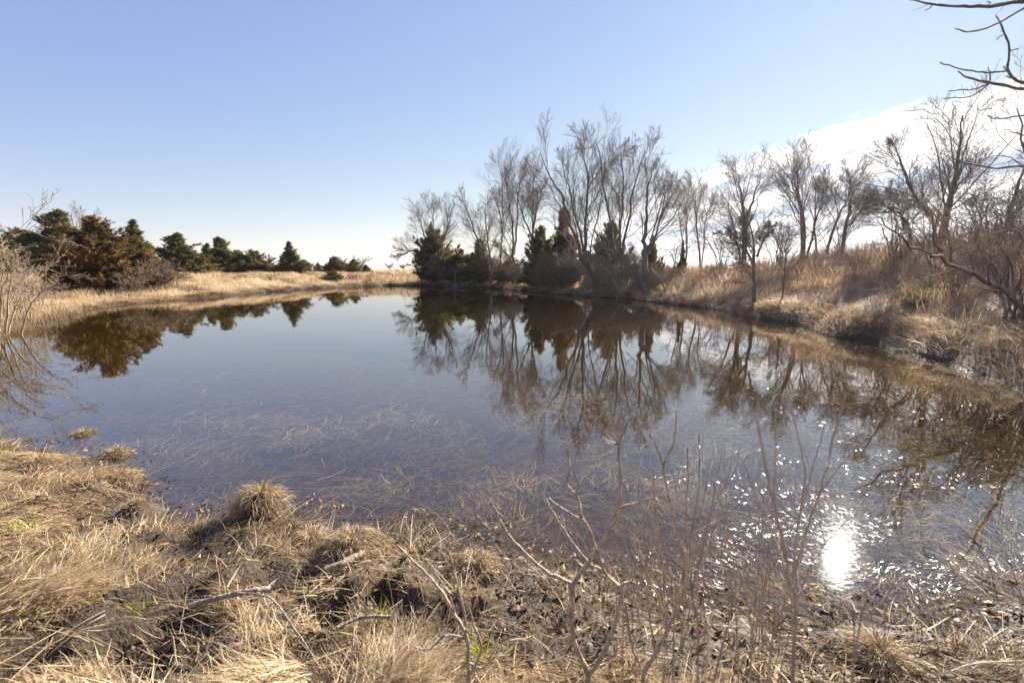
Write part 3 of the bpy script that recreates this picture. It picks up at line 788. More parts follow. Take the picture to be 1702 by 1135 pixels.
for i, (px, Y, sc, lab) in enumerate([(735, 44.8, 1.2, 'dark brush at the water in front of the wide dark cedar'), (805, 45.5, 1.4, 'brush left of the two stemmed leaning tree'), (832, 46.5, 1.6, 'brush behind the slim straight tree'), (858, 43, 1.1, 'low brush at the water below the bent trunk'),
        (895, 42, 1.5, 'brush at the water in front of the dense dark cedar'), (935, 44, 1.7, 'tall brush in front of the brownish cedar'), (1000, 42, 1.6, 'brush just right of the tallest leaning trunk'), (1025, 38.5, 1.1, 'low brush at the water below the three stemmed tree'),
        (1058, 41, 1.8, 'tall brush behind and left of the vine wrapped trunk'), (1105, 38, 1.3, 'brush on the slope right of the vine wrapped trunk'), (975, 38.6, .9, 'low brush at the water left of the tallest trunk')]):
    Y = shoreY(px) + (.5 if 'water' in lab else 4.5 if 'behind' in lab else 1.8)
    shrub('brush', px, Y, sc * Y / 42, lab, GB)
for i, (px, Y, sc, lab) in enumerate([(1195, 37, 1.5, 'bare shrub on the bank top between the narrow tree and the broad dark tree'), (1120, 41, 1.3, 'bare shrub on the bank top left of the narrow tree'), (1290, 33, 1.5, 'bare shrub on the bank top right of the broad dark tree'),
        (1300, 30, 1.3, 'bare shrub left of the many stemmed tree'), (1385, 28, 1.2, 'bare shrub at the foot of the curved single trunk'), (1480, 22, 1.1, 'bare shrub left of the large spreading tree'), (1620, 18, 1.1, 'bare shrub right of the large spreading tree'),
        (1665, 11.2, .8, 'twiggy shrub low on the right bank by the leaning limb'), (1700, 9.4, .75, 'tangled twigs at the water line at the right edge'), (1735, 10.4, .95, 'tall twiggy shrub at the right edge below the leaning limb'),
        (1630, 13.5, .8, 'twiggy shrub behind the leaning limb'), (1690, 14.5, 1.0, 'dense twiggy shrub high on the bank at the right edge'), (1235, 25.2, .5, 'low twigs drooping at the foot of the slender dark trunk'),
        (1350, 21, .55, 'small bare shrub on the slope below the curved single trunk'), (1420, 17, .5, 'small bare shrub low on the slope left of the leaning limb'), (1480, 16.5, .6, 'bare shrub halfway up the slope left of the leaning limb'), (1545, 15, .65, 'bare shrub on the slope right behind the tip of the leaning limb'), (1590, 11.8, .45, 'low twiggy shrub at the water edge below the leaning limb'), (1180, 31, .6, 'small bare shrub on the slope left of the slender dark trunk')]):
    shrub('thicket', px, Y, sc, lab, GT)

# ------------------------------------------------------------------ grass on the banks
def flow(x, y, s=51):
    return 2.4 * PI * fbm(x * .9, y * .9, s, 2) + .4
def scatter(n, poly_px=None, box=None, smin=.1, smax=8, keep=None):
    x = rng.uniform(box[0], box[1], n); y = rng.uniform(box[2], box[3], n)
    z, s = FARG.height(x, y), FARG.shore(x, y)
    # only where the camera (or one a few steps aside) could see it
    ok = (s > smin) & (s < smax) & (np.abs(x) < 1.25 * y + 2)
    if keep is not None: ok &= keep(x, y, s) > rng.random(n)
    return np.stack((x, y, z), 1)[ok], s[ok]

def field_grass():
    parts = []
    P, s = scatter(560000, box=(-62, 2, 14, 75), smin=.0, smax=26, keep=lambda x, y, s: np.clip(1.1 - s / 24, .12, 1) * np.clip(.75 + fbm(x * .5, y * .5, 31, 3), .15, 1) * ((x < 2 - .25 * (y - 40)) & (x < 0)))
    n = len(P); d = np.hypot(P[:, 0], P[:, 1])
    print('field', n)
    tone = np.clip(.5 + .7 * fbm(P[:, 0] * .35, P[:, 1] * .35, 33, 4) + .9 * vnoise(P[:, 0] * 1.7, P[:, 1] * 1.7, 35) + rng.normal(0, .18, n) - .5 * (1 - sstep(s, 0, .5)), 0, 1)
    L = rng.uniform(.3, .75, n) * (.6 + .4 * sstep(s, 0, 3)) * np.clip(1 + 1.3 * fbm(P[:, 0] * .8, P[:, 1] * .8, 34, 3), .35, 1.8) * (1 - .5 * sstep(-P[:, 0], 14, 19))
    parts.append(blades(P, L, rng.uniform(.012, .026, n) * d / 35, rng.uniform(0, 6.28, n), rng.uniform(0, .35, n), rng.uniform(.3, 1.3, n), 2, rnd=tone))
    # darker ragged turf along the water
    P, s = scatter(500000, box=(-30, 0, 12, 54), smin=-.05, smax=.7, keep=lambda x, y, s: np.clip(.4 + 2.0 * fbm(x * .9, y * .9, 36, 3), .03, 1) * (x < -.12 * y))
    n = len(P); d = np.hypot(P[:, 0], P[:, 1]); print('field turf', n)
    parts.append(blades(P, rng.uniform(.1, .35, n), rng.uniform(.01, .02, n) * d / 35, rng.uniform(0, 6.28, n), rng.uniform(.2, 1.2, n), rng.uniform(1.2, 2.6, n), 2, rnd=np.clip(.12 + .7 * fbm(P[:, 0] * 1.2, P[:, 1] * 1.2, 37, 2) + rng.normal(0, .15, n), 0, 1)))
    o = obj('field_grass', mesh('field_grass', *join(parts)), M_FIELD)
    tag(o, 'tall dry tan grass of the field beyond the left shore', 'grass', kind='stuff')
field_grass()

def bank_grass():
    parts = []
    right = lambda x, y: (x > 0) | (y > 36)
    def kp(x, y, s):
        return np.clip(.8 + .9 * fbm(x * .7, y * .7, 41, 3), .2, 1) * ((x > -6) & ((x > 3) | (y > 30))) * np.where(x < .26 * y, .35, 1)
    P, s = scatter(420000, box=(-8, 34, 5, 56), smin=-.05, smax=13, keep=kp)
    n = len(P); d = np.hypot(P[:, 0], P[:, 1]); print('bank', n)
    tone = np.clip(.5 + .7 * fbm(P[:, 0] * .45, P[:, 1] * .45, 43, 4) + 1.1 * vnoise(P[:, 0] * 2.1, P[:, 1] * 2.1, 47) + rng.normal(0, .15, n) - .35 * (1 - sstep(s, 0, .7)), 0, 1)
    L = rng.uniform(.22, .6, n) * np.clip(.95 + 1.5 * fbm(P[:, 0] * 1.1, P[:, 1] * 1.1, 44, 3), .3, 1.7) * (.6 + .5 * sstep(s, .2, 3))
    parts.append(blades(P, L, rng.uniform(.008, .016, n) * np.clip(d / 18, .7, 2), flow(P[:, 0] * .7, P[:, 1] * .7, 48) + rng.normal(0, 1.1, n), rng.uniform(0, .8, n), rng.uniform(.6, 2.2, n), 2, rnd=tone))
    # turf hanging over the cut edge at the water
    P, s = scatter(900000, box=(0, 26, 5, 52), smin=-.02, smax=.95, keep=lambda x, y, s: np.clip(.65 + 1.3 * fbm(x * 1.3, y * 1.3, 49, 3), .08, 1) * ((x > 3) | (y > 34)))
    n = len(P); d = np.hypot(P[:, 0], P[:, 1]); print('turf', n)
    tone = np.clip(.42 + .9 * fbm(P[:, 0] * 1.6, P[:, 1] * 1.6, 50, 3) + rng.normal(0, .2, n), 0, 1)
    parts.append(blades(P, rng.uniform(.15, .5, n), rng.uniform(.007, .014, n) * np.clip(d / 18, .6, 2), flow(P[:, 0], P[:, 1], 48) + rng.normal(0, 1.5, n), rng.uniform(.2, 1.1, n), rng.uniform(1.4, 2.9, n), 3, rnd=tone))
    o = obj('bank_grass', mesh('bank_grass', *join(parts)), M_BANK)
    tag(o, 'matted tan and brown dry grass covering the right bank', 'grass', kind='stuff')
    # taller reddish weeds with pale seed heads
    P, s = scatter(90000, box=(0, 34, 5, 50), smin=.8, smax=14, keep=lambda x, y, s: np.clip(.3 + 1.4 * fbm(x * .5, y * .5, 46, 3), .0, 1) * ((x > 3) | (y > 34)) * sstep(s, .5, 3))
    n = len(P); d = np.hypot(P[:, 0], P[:, 1]); print('weeds', n)
    L = rng.uniform(.45, 1.05, n)
    az, t0, t1 = rng.uniform(0, 6.28, n), rng.uniform(0, .25, n), rng.uniform(.1, .7, n)
    tone = np.clip(rng.normal(.35, .2, n), 0, .8)
    w = rng.uniform(.006, .011, n) * np.clip(d / 18, .7, 2)
    parts = [blades(P, L, w, az, t0, t1, 2, rnd=tone)]
    tip = parts[0][0].reshape(n, 5, 3)[:, 4]; mid = parts[0][0].reshape(n, 5, 3)[:, 2]
    for k in range(4):                                   # side sprigs and fluffy heads
        f = rng.uniform(.1, 1, (n, 1))
        parts.append(blades(mid + (tip - mid) * f, rng.uniform(.06, .2, n), w * 1.6, rng.uniform(0, 6.28, n), rng.uniform(.2, 1, n), rng.uniform(.4, 1.3, n), 1,
                            rnd=np.clip(tone + rng.choice([0, .15, .6], n, p=[.5, .3, .2]), 0, 1)))
    o = obj('dry_weeds', mesh('dry_weeds', *join(parts)), M_WEED)
    tag(o, 'tall reddish brown dead weeds with pale seed heads on the right bank', 'weeds', kind='stuff')
    # green sedge tufts at the water edge
    cs = [(1290, 515, 24), (1530, 560, 13.2), (1515, 575, 12.3), (1560, 565, 12.6), (945, 462, 43), (785, 464, 46), (1505, 570, 12.8), (1370, 535, 19)]
    for k, (px, py, Y) in enumerate(cs):
        b = at(px, py, Y); m = 260
        q = np.stack((b[0] + rng.normal(0, .01 * Y, m), b[1] + rng.normal(0, .15, m)), 1)
        z = GROUND.height(q[:, 0], q[:, 1])
        v = blades(np.column_stack((q, z)), rng.uniform(.15, .42, m), .0011 * Y, rng.uniform(0, 6.28, m), .2, rng.uniform(.5, 1.5, m), 2)
        o = obj('sedge_patch', mesh('sedge_patch', *v), M_REED)
        tag(o, ['green grass patch at the foot of the thin bare sapling', 'green grass tuft on the right bank below the leaning limb', 'yellowish green tuft by the mud at the right water edge', 'green tuft right of the yellowish one on the right bank',
                'green mossy strip below the brownish cedar', 'bright grass strip beside the pale block', 'small green tuft left of the yellowish one at the right water edge', 'green tuft at the water edge in the middle of the right bank'][k], 'grass', 'green tufts on the far banks')
bank_grass()

# ------------------------------------------------------------------ near bank: matted straw, tussocks, litter
def near_land(n, smin=-.02, keep=None):
    x = rng.uniform(-5.2, 4.2, n); y = rng.uniform(.35, 5.2, n)
    z, s = NEARG.height(x, y), NEARG.shore(x, y)
    ok = (s > smin) & (s < 4.5) & (np.abs(x) < 1.25 * y + .9)
    if keep is not None: ok &= keep(x, y, s) > rng.random(n)
    return np.stack((x, y, z), 1)[ok], s[ok]
def near_grass():
    def kp(x, y, s):
        k = np.clip(.55 + 1.9 * fbm(x * 2.3, y * 2.3, 52, 3), .06, 1)
        return k * (1 - .86 * mudness(x, y)) * (.35 + .65 * sstep(s, 0, .6))
    parts = []
    P, s = near_land(290000, keep=kp); n = len(P); print('near', n)
    az = flow(P[:, 0], P[:, 1]) + rng.normal(0, .75, n)
    tone = np.clip(.55 + .8 * fbm(P[:, 0] * 2.2, P[:, 1] * 2.2, 53, 3) + rng.normal(0, .22, n) - .35 * (1 - sstep(s, 0, .5)), 0, 1)
    parts.append(blades(P, rng.uniform(.04, .2, n), rng.uniform(.0018, .004, n), az, rng.uniform(.7, 1.6, n), rng.uniform(1.2, 1.9, n), 3, rng.normal(0, .7, n), floor=NEARG.height, rnd=tone))
    # loose lying stalks
    P, s = near_land(7000, keep=lambda x, y, s: .3 + .7 * (1 - mudness(x, y))); n = len(P)
    parts.append(blades(P + np.array((0, 0, .02)), rng.uniform(.1, .34, n), rng.uniform(.0025, .005, n), flow(P[:, 0], P[:, 1]) + rng.normal(0, .9, n), rng.uniform(1.2, 1.55, n), rng.uniform(1.45, 1.7, n), 3, rng.normal(0, .3, n), floor=NEARG.height, rnd=np.clip(rng.normal(.75, .2, n), 0, 1), lift=.012))
    # upright stubble
    P, s = near_land(9000, smin=.1, keep=lambda x, y, s: .2 + .5 * (fbm(x * 2, y * 2, 57, 2) > .08)); n = len(P)
    parts.append(blades(P, rng.uniform(.04, .16, n), rng.uniform(.002, .004, n), rng.uniform(0, 6.28, n), rng.uniform(0, .6, n), rng.uniform(.2, 1.2, n), 2, rnd=np.clip(rng.normal(.6, .25, n), 0, 1)))
    o = obj('straw_mat', mesh('straw_mat', *join(parts)), M_STRAW)
    tag(o, 'flattened dry straw matted over the muddy near bank', 'grass', kind='stuff')
    # leaf litter and wet scraps
    P, s = near_land(30000, smin=-.25, keep=lambda x, y, s: (1 - sstep(s, .3, 1.2)) * (.35 + .65 * sstep(x, -1.2, .2)) * .9 + .06); n = len(P)
    P[:, 2] = np.maximum(P[:, 2], 0.002) + rng.uniform(.003, .02, n)
    v = blades(P, rng.uniform(.02, .06, n), rng.uniform(.007, .02, n), rng.uniform(0, 6.28, n), rng.uniform(.9, 1.6, n), rng.uniform(1.2, 2.2, n), 2, rnd=rng.random(n) ** 1.3)
    o = obj('leaf_litter', mesh('leaf_litter', *v), M_LEAF)
    tag(o, 'wet brown leaf litter and scraps along the near water edge', 'litter', kind='stuff')
near_grass()

def tussock(px, py, r, h, nbl, Lr, comb, label, mat, pale=True, z0=.1, az=None, sw=.35, mudonly=.0):
    """a mound of soil with grass combed over it"""
    c = on_level(px, py, z0)
    z = max(gz(c[0], c[1]), -.02)
    e = thing('grass_tussock', (c[0], c[1], z), label, 'tussock', 'grass tussocks on the near bank')
    m = 22; k = 9
    ang = np.linspace(0, 2 * PI, m, endpoint=False)
    V, Q = [], []
    sd = int(px)
    for i in range(k):
        f = i / (k - 1)
        rr = r * (1 - f) ** .75 * (1 + .35 * fbm(np.cos(ang) * 1.6 + f, np.sin(ang) * 1.6, sd, 3)) * 1.05
        zz = h * .8 * sstep(f, -.35, 1.0) - .05 * (1 - f) + .02 * h * fbm(ang * 3, ang * 0 + f * 5, sd + 1, 2) - h * .05
        V.append(np.stack((np.cos(ang) * rr, np.sin(ang) * rr, np.broadcast_to(zz, ang.shape)), 1))
    V = np.concatenate(V)
    i = np.arange(m * k).reshape(k, m)
    Q = np.stack((i[:-1], np.roll(i[:-1], -1, 1), np.roll(i[1:], -1, 1), i[1:]), -1).reshape(-1, 4)
    obj('soil', mesh('soil', V, Q, rnd=np.full(len(V), .25), smooth=True), M_SOIL, e)
    f = rng.random(nbl) ** .6
    a = rng.uniform(0, 2 * PI, nbl)
    rr = r * (1 - f) ** .75
    P = np.stack((np.cos(a) * rr, np.sin(a) * rr, h * .72 * sstep(f, -.35, 1.0)), 1)
    hd = a if az is None else az + rng.normal(0, sw, nbl)
    th0 = np.where(f > .8, rng.uniform(.0, .8, nbl), rng.uniform(.5, 1.2, nbl))
    if az is not None: th0 = rng.uniform(.75, 1.45, nbl); comb = .45
    v = blades(P, rng.uniform(*Lr, nbl) * .75, rng.uniform(.002, .0042, nbl), hd + rng.normal(0, .7 if az is None else .45, nbl), th0, th0 + comb * rng.uniform(.6, 1.4, nbl), 4, rng.normal(0, 1.0 if az is None else .5, nbl),
               floor=lambda x, y: np.maximum(NEARG.height(x + c[0], y + c[1]), 0) - z)
    g = obj('grass', mesh('grass', *v), mat, e); g['kind'] = 'stuff'
M_SOIL = bark_mat('dark_soil', (.022, .014, .008), (.085, .058, .034), 30, .8, .3)
tussock(432, 840, .16, .24, 1500, (.07, .26), 2.0, 'pale conical grass tussock standing at the water edge', M_STRAW)
tussock(228, 838, .17, .15, 420, (.03, .08), 1.2, 'bare dark mud mound in the shallow water on the left', M_STRAW)
tussock(585, 905, .19, .13, 2600, (.08, .2), 2.1, 'broad drooping tussock with dark underside right of the conical one', M_STRAW)
tussock(515, 890, .12, .08, 900, (.06, .16), 1.9, 'small low tussock between the conical and the drooping one', M_STRAW)
tussock(190, 790, .17, .08, 1400, (.06, .16), 1.8, 'low ragged tussock at the end of the left mud spit', M_STRAW)
tussock(190, 752, .13, .08, 900, (.05, .13), 1.6, 'small tussock in the water beyond the left mud spit', M_STRAW, z0=.03)
tussock(138, 718, .11, .05, 600, (.05, .12), 1.5, 'smallest flat tussock farthest out in the water on the left', M_STRAW, z0=.02)
tussock(70, 985, .24, .06, 2600, (.1, .28), 1.5, 'smooth pale tussock combed to the right near the left edge', M_STRAW_PALE, az=-.2, sw=.35, z0=.25)
tussock(440, 1100, .15, .045, 1700, (.12, .34), 1.4, 'silvery pale tussock streaming left at the bottom of the view', M_STRAW_PALE, az=3.9, sw=.25, z0=.35)
tussock(650, 1115, .2, .035, 1400, (.08, .24), 1.5, 'flat straw coloured tussock at the bottom, left of the forked sapling', M_STRAW_PALE, az=.6, sw=.5, z0=.35)
tussock(60, 775, .18, .07, 1300, (.06, .16), 1.8, 'low brown tussock on the left mud spit', M_STRAW)
tussock(790, 925, .14, .07, 1100, (.05, .14), 1.8, 'low tussock at the water edge behind the forked sapling', M_STRAW)
tussock(1460, 1100, .12, .06, 1500, (.06, .16), 1.6, 'shaggy brown tussock at the bottom right of the view', M_STRAW)

def green_sprout(px, py, label, n=26, s=1.0):
    c = on_level(px, py, .2); z = gz(c[0], c[1])
    P = np.column_stack((rng.normal(0, .025 * s, (n, 2)), np.full(n, .0)))
    o = obj('green_sprout', mesh('green_sprout', *blades(P, rng.uniform(.06, .13, n) * s, .006, rng.uniform(0, 6.28, n), rng.uniform(.1, .7, n), rng.uniform(.6, 1.5, n), 3)), M_GREEN, None, (c[0], c[1], z))
    tag(o, label, 'plant', 'green sprouts on the near bank')
green_sprout(38, 865, 'yellow green sprout near the left edge below the mud spit', 40, 1.3)
green_sprout(632, 1018, 'small green sprout in the straw near the centre bottom')
green_sprout(795, 1085, 'yellowing sprout at the foot of the slanting bare stems', 40, 1.2)
green_sprout(225, 1000, 'tiny green sprout in the straw right of the smooth pale tussock', 14)
green_sprout(520, 955, 'tiny green sprout beside the lying log', 14)
green_sprout(1450, 1035, 'green sprout at the water edge below the sun glint', 20)

# ------------------------------------------------------------------ sunken weeds, floating straw, emergent stalks
def water_weeds():
    def pts(n, box, keep):
        x = rng.uniform(box[0], box[1], n); y = rng.uniform(box[2], box[3], n)
        z, s = FARG.height(x, y), FARG.shore(x, y)
        ok = (s < -.02) & (np.abs(x) < 1.15 * y + .8) & (keep(x, y, s) > rng.random(n))
        return np.stack((x, y, z), 1)[ok], s[ok]
    kp = lambda x, y, s: np.clip(.6 + 2.4 * fbm(x * .9, y * .9, 61, 4), .06, 1) * np.clip(1.4 - y / 5.5, .03, 1)
    P, s = pts(240000, (-8, 7, 1.2, 11), kp); n = len(P); print('sub', n)
    dep = np.minimum(-P[:, 2], rng.uniform(.01, .16, n)); P[:, 2] = -dep
    az = flow(P[:, 0], P[:, 1], 63) + rng.normal(0, .6, n)
    tone = np.clip(.35 + .6 * fbm(P[:, 0] * 1.3, P[:, 1] * 1.3, 64, 3) + rng.normal(0, .22, n), 0, 1)
    v = blades(P, rng.uniform(.12, .42, n), rng.uniform(.0025, .006, n), az, rng.uniform(1.35, 1.7, n), rng.uniform(1.4, 1.75, n), 3, rng.normal(0, .9, n), roll=rng.normal(0, .3, n), rnd=tone)
    vv = v[0]; vv[:, 2] = np.minimum(vv[:, 2], -.004)
    o = obj('sunken_weeds', mesh('sunken_weeds', vv, v[1], v[2], v[3]), M_SUB)
    tag(o, 'brown sunken weed stems lying just under the water', 'water weeds', kind='stuff')
    # wet straw floating / piercing the surface, thick along the near right shore
    kp = lambda x, y, s: np.clip(sstep(x, -1.0, 1.2) * np.exp(s * 1.3) * 1.2 + .10 * np.exp(s * .55) + .5 * sstep(x, .6, 2) * np.clip(.1 + 1.6 * fbm(x * 1.1, y * 1.1, 66, 3), 0, 1) * np.exp(s * .35), 0, 1)
    P, s = pts(120000, (-6, 6, .9, 9), kp); n = len(P); print('float', n)
    P[:, 2] = rng.normal(0, .005, n)
    v = blades(P, rng.uniform(.02, .12, n), rng.uniform(.0008, .0018, n), flow(P[:, 0], P[:, 1], 63) + rng.normal(0, .5, n), rng.uniform(1.42, 1.68, n), rng.uniform(1.42, 1.72, n), 3, rng.normal(0, .6, n), roll=rng.normal(0, .5, n))
    parts = [v]
    kg = lambda x, y, s: np.clip(sstep(x, .2, 1.8), 0, 1) * np.clip(np.exp(s * 1.1) + .12, 0, 1) * sstep(fbm(x * 1.8 + y * .6, y * 4.2 - x * 1.2, 67, 4), -.1, .2) * np.exp(-np.hypot(x - 1.95, y - 2.4) / 1.4) * 2.8  # glossy flakes added round the sun's mirror point to make its sparkle
    P, s = pts(150000, (0, 7, .9, 8), kg); n = len(P); P[:, 2] = .004
    print('glints', n)
    o = obj('glitter_chaff', mesh('glitter_chaff', *blades(P, rng.uniform(.01, .05, n), rng.uniform(.001, .0024, n), flow(P[:, 0], P[:, 1], 63) + rng.normal(.2, .5, n), rng.normal(1.5, .12, n), rng.normal(1.6, .2, n), 2, roll=rng.normal(0, .3, n))), M_CHIP)
    tag(o, 'tiny glossy chaff added around the sun reflection to make its glitter', 'debris', kind='stuff')
    kp = lambda x, y, s: np.clip(.3 + 1.2 * fbm(x * .5, y * .5, 68, 3), .02, 1) * np.clip(1.1 - y / 16, .05, 1)
    P, s = pts(5200, (-12, 9, 2, 18), kp); n = len(P); P[:, 2] = -.02
    parts.append(blades(P, rng.uniform(.03, .12, n), rng.uniform(.0015, .0035, n), rng.uniform(0, 6.28, n), rng.uniform(.3, 1.4, n), rng.uniform(.6, 1.9, n), 3))
    o = obj('floating_straw', mesh('floating_straw', *join(parts)), M_WET)
    tag(o, 'wet glinting straw floating and poking through the water', 'water weeds', kind='stuff')
    # scum and scraps on the water below the right bank and the far shore
    x = rng.uniform(2, 14, 60000); y = rng.uniform(5, 32, 60000)
    z, s = FARG.height(x, y), FARG.shore(x, y)
    ok = (s < 0) & (np.exp(s * .9) * np.clip(.5 + 1.6 * fbm(x * .8, y * .8, 69, 3), 0, 1) > rng.random(len(x)) * 1.1) & (x > 0)
    P = np.column_stack((x[ok], y[ok], np.full(ok.sum(), .003))); n = len(P); keepz = 0; print('scum', n)
    v = blades(P, rng.uniform(.015, .05, n), rng.uniform(.002, .006, n), rng.uniform(0, 6.28, n), 1.54, rng.uniform(1.3, 1.65, n), 2, rng.normal(0, .6, n), roll=rng.normal(0, .12, n))
    o = obj('floating_debris', mesh('floating_debris', *v), M_SCUM)
    tag(o, 'glinting plant scraps floating along the foot of the right bank', 'debris', kind='stuff')
water_weeds()

# ------------------------------------------------------------------ foreground saplings and stalks, drawn branch by branch
def sapling(name, base, Y, branches, label, seed, mat, cat='sapling', depth=.35, buds=True, group=None, free=False, thick=1.2):
    """branches: pixel polylines with end radii (mm); each runs its own way in depth as well"""
    R = np.random.default_rng(seed)
    b = at(base[0], base[1], Y)
    if not free: b[2] = gz(b[0], b[1]) - .03
    e = thing(name, tuple(b), label, cat, group)
    off = {}
    stem, rest = Tubes(), []
    for j, (pl, r0, r1) in enumerate(branches):
        start = off.get(pl[0], 0.0)
        slope = R.uniform(-1, 1) * depth
        pts = []
        p0 = pl[0]
        for (x, y) in pl:
            d = math.hypot(x - p0[0], y - p0[1]) * Y / F
            dy = start + slope * d
            if (x, y) not in off: off[(x, y)] = dy
            p = at(x, y, Y + off[(x, y)]) - b
            pts.append(p)
        if j == 0 and not free: pts[0] = np.zeros(3)
        m = 4 * len(pl)
        q = spline(pts, m); q[1:-1] += R.normal(0, .0007 * Y, (m - 2, 3))
        rr = np.linspace(r0, r1, m) / 1000 * thick
        for i in range(3, m - 1, 3): rr[i] *= 1.22         # nodes
        t = Tubes(); t.add(q, rr, 6)
        if buds:
            for i in range(3, m - 1, 4 if len(pl) > 2 else 3):
                d = side_dir(unit(q[i + 1] - q[i]), R.uniform(.5, .9), R)
                l = R.uniform(.006, .022) if R.random() < .7 else R.uniform(.03, .09)
                t.add(branch_line(q[i], d, l, 2, R, .1, .1), np.array((.9, .8, .35)) * max(.9, r1 * .7) / 1000, 4)
        obj('stem' if j == 0 else 'branch', t.build('branch'), mat, e)
    return e
sapling('forked_sapling', (977, 1140), 1.55, [
    ([(977, 1140), (977, 1124), (955, 1070), (950, 1030), (952, 970)], 8.5, 6.5),
    ([(952, 970), (982, 928), (1007, 890), (1028, 844), (1030, 786), (1029, 740), (1036, 715), (1045, 698)], 6.2, 2.4),
    ([(977, 1124), (1000, 1090), (1018, 1050), (1032, 995), (1030, 974)], 6.5, 4.5),
    ([(1030, 974), (1000, 948), (978, 934), (950, 900), (936, 878), (915, 845), (902, 819)], 4, 2),
    ([(1030, 974), (1008, 955), (994, 920), (969, 861), (959, 825), (944, 806), (946, 777), (944, 746)], 4, 1.8),
    ([(959, 825), (960, 802), (952, 775)], 2.2, 1.6),
    ([(952, 970), (925, 958), (906, 949), (869, 915), (845, 890), (829, 861)], 5, 2.8),
    ([(869, 915), (850, 930), (837, 928)], 3, 2.6),
    ([(869, 915), (835, 900), (815, 880), (793, 857)], 2.6, 1.8),
    ([(1028, 844), (1050, 838), (1070, 832), (1091, 823)], 4, 2.2),
    ([(1028, 844), (1042, 822), (1054, 804)], 2.6, 1.8),
    ([(1029, 740), (1015, 734), (1001, 728)], 2.2, 1.8),
    ([(1029, 740), (1018, 722), (1010, 708)], 2.2, 1.8),
    ([(994, 920), (975, 870), (961, 861), (930, 842), (911, 827)], 2.6, 1.8),
    ([(1030, 974), (1048, 966), (1060, 972)], 4, 3),
], 'pale forked bare sapling standing in front of the water near the centre', 91, M_SAPLING)
sapling('slanting_sapling', (782, 1150), 1.45, [
    ([(782, 1150), (778, 1100), (776, 1061), (756, 1021), (735, 985), (712, 957), (690, 935), (660, 906)], 6.5, 2.4),
    ([(776, 1061), (772, 1020), (765, 993), (752, 940), (746, 916)], 3.5, 2),
    ([(756, 1021), (745, 985), (722, 950)], 2.8, 1.8),
    ([(782, 1120), (800, 1075), (788, 1041), (778, 1005)], 3.8, 2.2),
    ([(776, 1061), (740, 1055), (715, 1078), (690, 1075)], 3, 2),
    ([(778, 1100), (800, 1110), (816, 1090), (818, 1055)], 3, 2),
], 'thin bare sapling slanting left at the bottom centre', 92, M_SAPLING)
sapling('grey_sapling', (1068, 1150), 1.5, [
    ([(1068, 1150), (1070, 1120), (1090, 1085), (1107, 1050), (1128, 1007)], 7, 5),
    ([(1107, 1050), (1104, 990), (1103, 953), (1095, 900), (1089, 848), (1086, 781)], 4, 2),
    ([(1128, 1007), (1136, 960), (1130, 900), (1112, 830), (1103, 777), (1118, 740), (1124, 700), (1124, 682)], 3.6, 1.4),
    ([(1103, 777), (1090, 740), (1075, 715)], 2, 1.2),
    ([(1128, 1007), (1143, 960), (1140, 880), (1143, 800), (1143, 744)], 3, 1.4),
    ([(1090, 1085), (1082, 1040), (1076, 985), (1074, 936), (1062, 915), (1053, 890)], 3.4, 2),
    ([(1074, 936), (1082, 900), (1072, 860)], 2, 1.4),
    ([(1070, 1120), (1050, 1070), (1040, 1010), (1032, 990)], 4.2, 3),
    ([(1130, 900), (1118, 870), (1098, 840), (1082, 820)], 2.2, 1.4),
    ([(1103, 953), (1085, 945), (1070, 930), (1050, 880)], 2.2, 1.3),
], 'greyish many branched sapling right of the pale forked one', 93, M_SAPLING)
sapling('red_stemmed_shrub', (1329, 1170), .88, [
    ([(1329, 1170), (1322, 1060), (1311, 963), (1298, 890), (1281, 814), (1263, 727), (1255, 690)], 2.8, 1.0),
    ([(1311, 963), (1285, 890), (1262, 830), (1250, 806), (1238, 770)], 1.8, .8),
    ([(1322, 1060), (1318, 960), (1329, 858), (1345, 800), (1359, 749), (1372, 705)], 2.0, .8),
    ([(1318, 960), (1340, 880), (1362, 820), (1377, 762), (1395, 690), (1404, 655)], 1.8, .8),
    ([(1329, 858), (1338, 793), (1330, 740), (1322, 705), (1311, 665)], 1.6, .8),
    ([(1298, 890), (1287, 830), (1290, 740), (1288, 670)], 1.4, .7),
    ([(1281, 814), (1300, 840), (1330, 870)], 1.4, .8),
    ([(1345, 800), (1330, 830), (1312, 860)], 1.2, .8),
    ([(1362, 820), (1400, 770), (1430, 735)], 1.2, .6),
], 'blurred reddish bare shrub close to the camera left of the sun glint', 94, bark_mat('red_twig', (.28, .20, .145), (.5, .385, .29), 60, .6, .3), depth=.5)
sapling('red_stemmed_shrub', (1165, 1165), 1.25, [
    ([(1165, 1165), (1160, 1060), (1150, 980), (1148, 900), (1162, 800), (1162, 719)], 2.6, 1.0),
    ([(1150, 980), (1170, 900), (1185, 830), (1187, 800)], 1.6, .8),
    ([(1148, 900), (1130, 840), (1118, 790)], 1.6, .8),
    ([(1160, 1060), (1185, 1040), (1215, 1042), (1240, 1040)], 2.2, 1.6),
], 'thin reddish stems between the greyish sapling and the blurred shrub', 95, M_SAPLING, depth=.4)
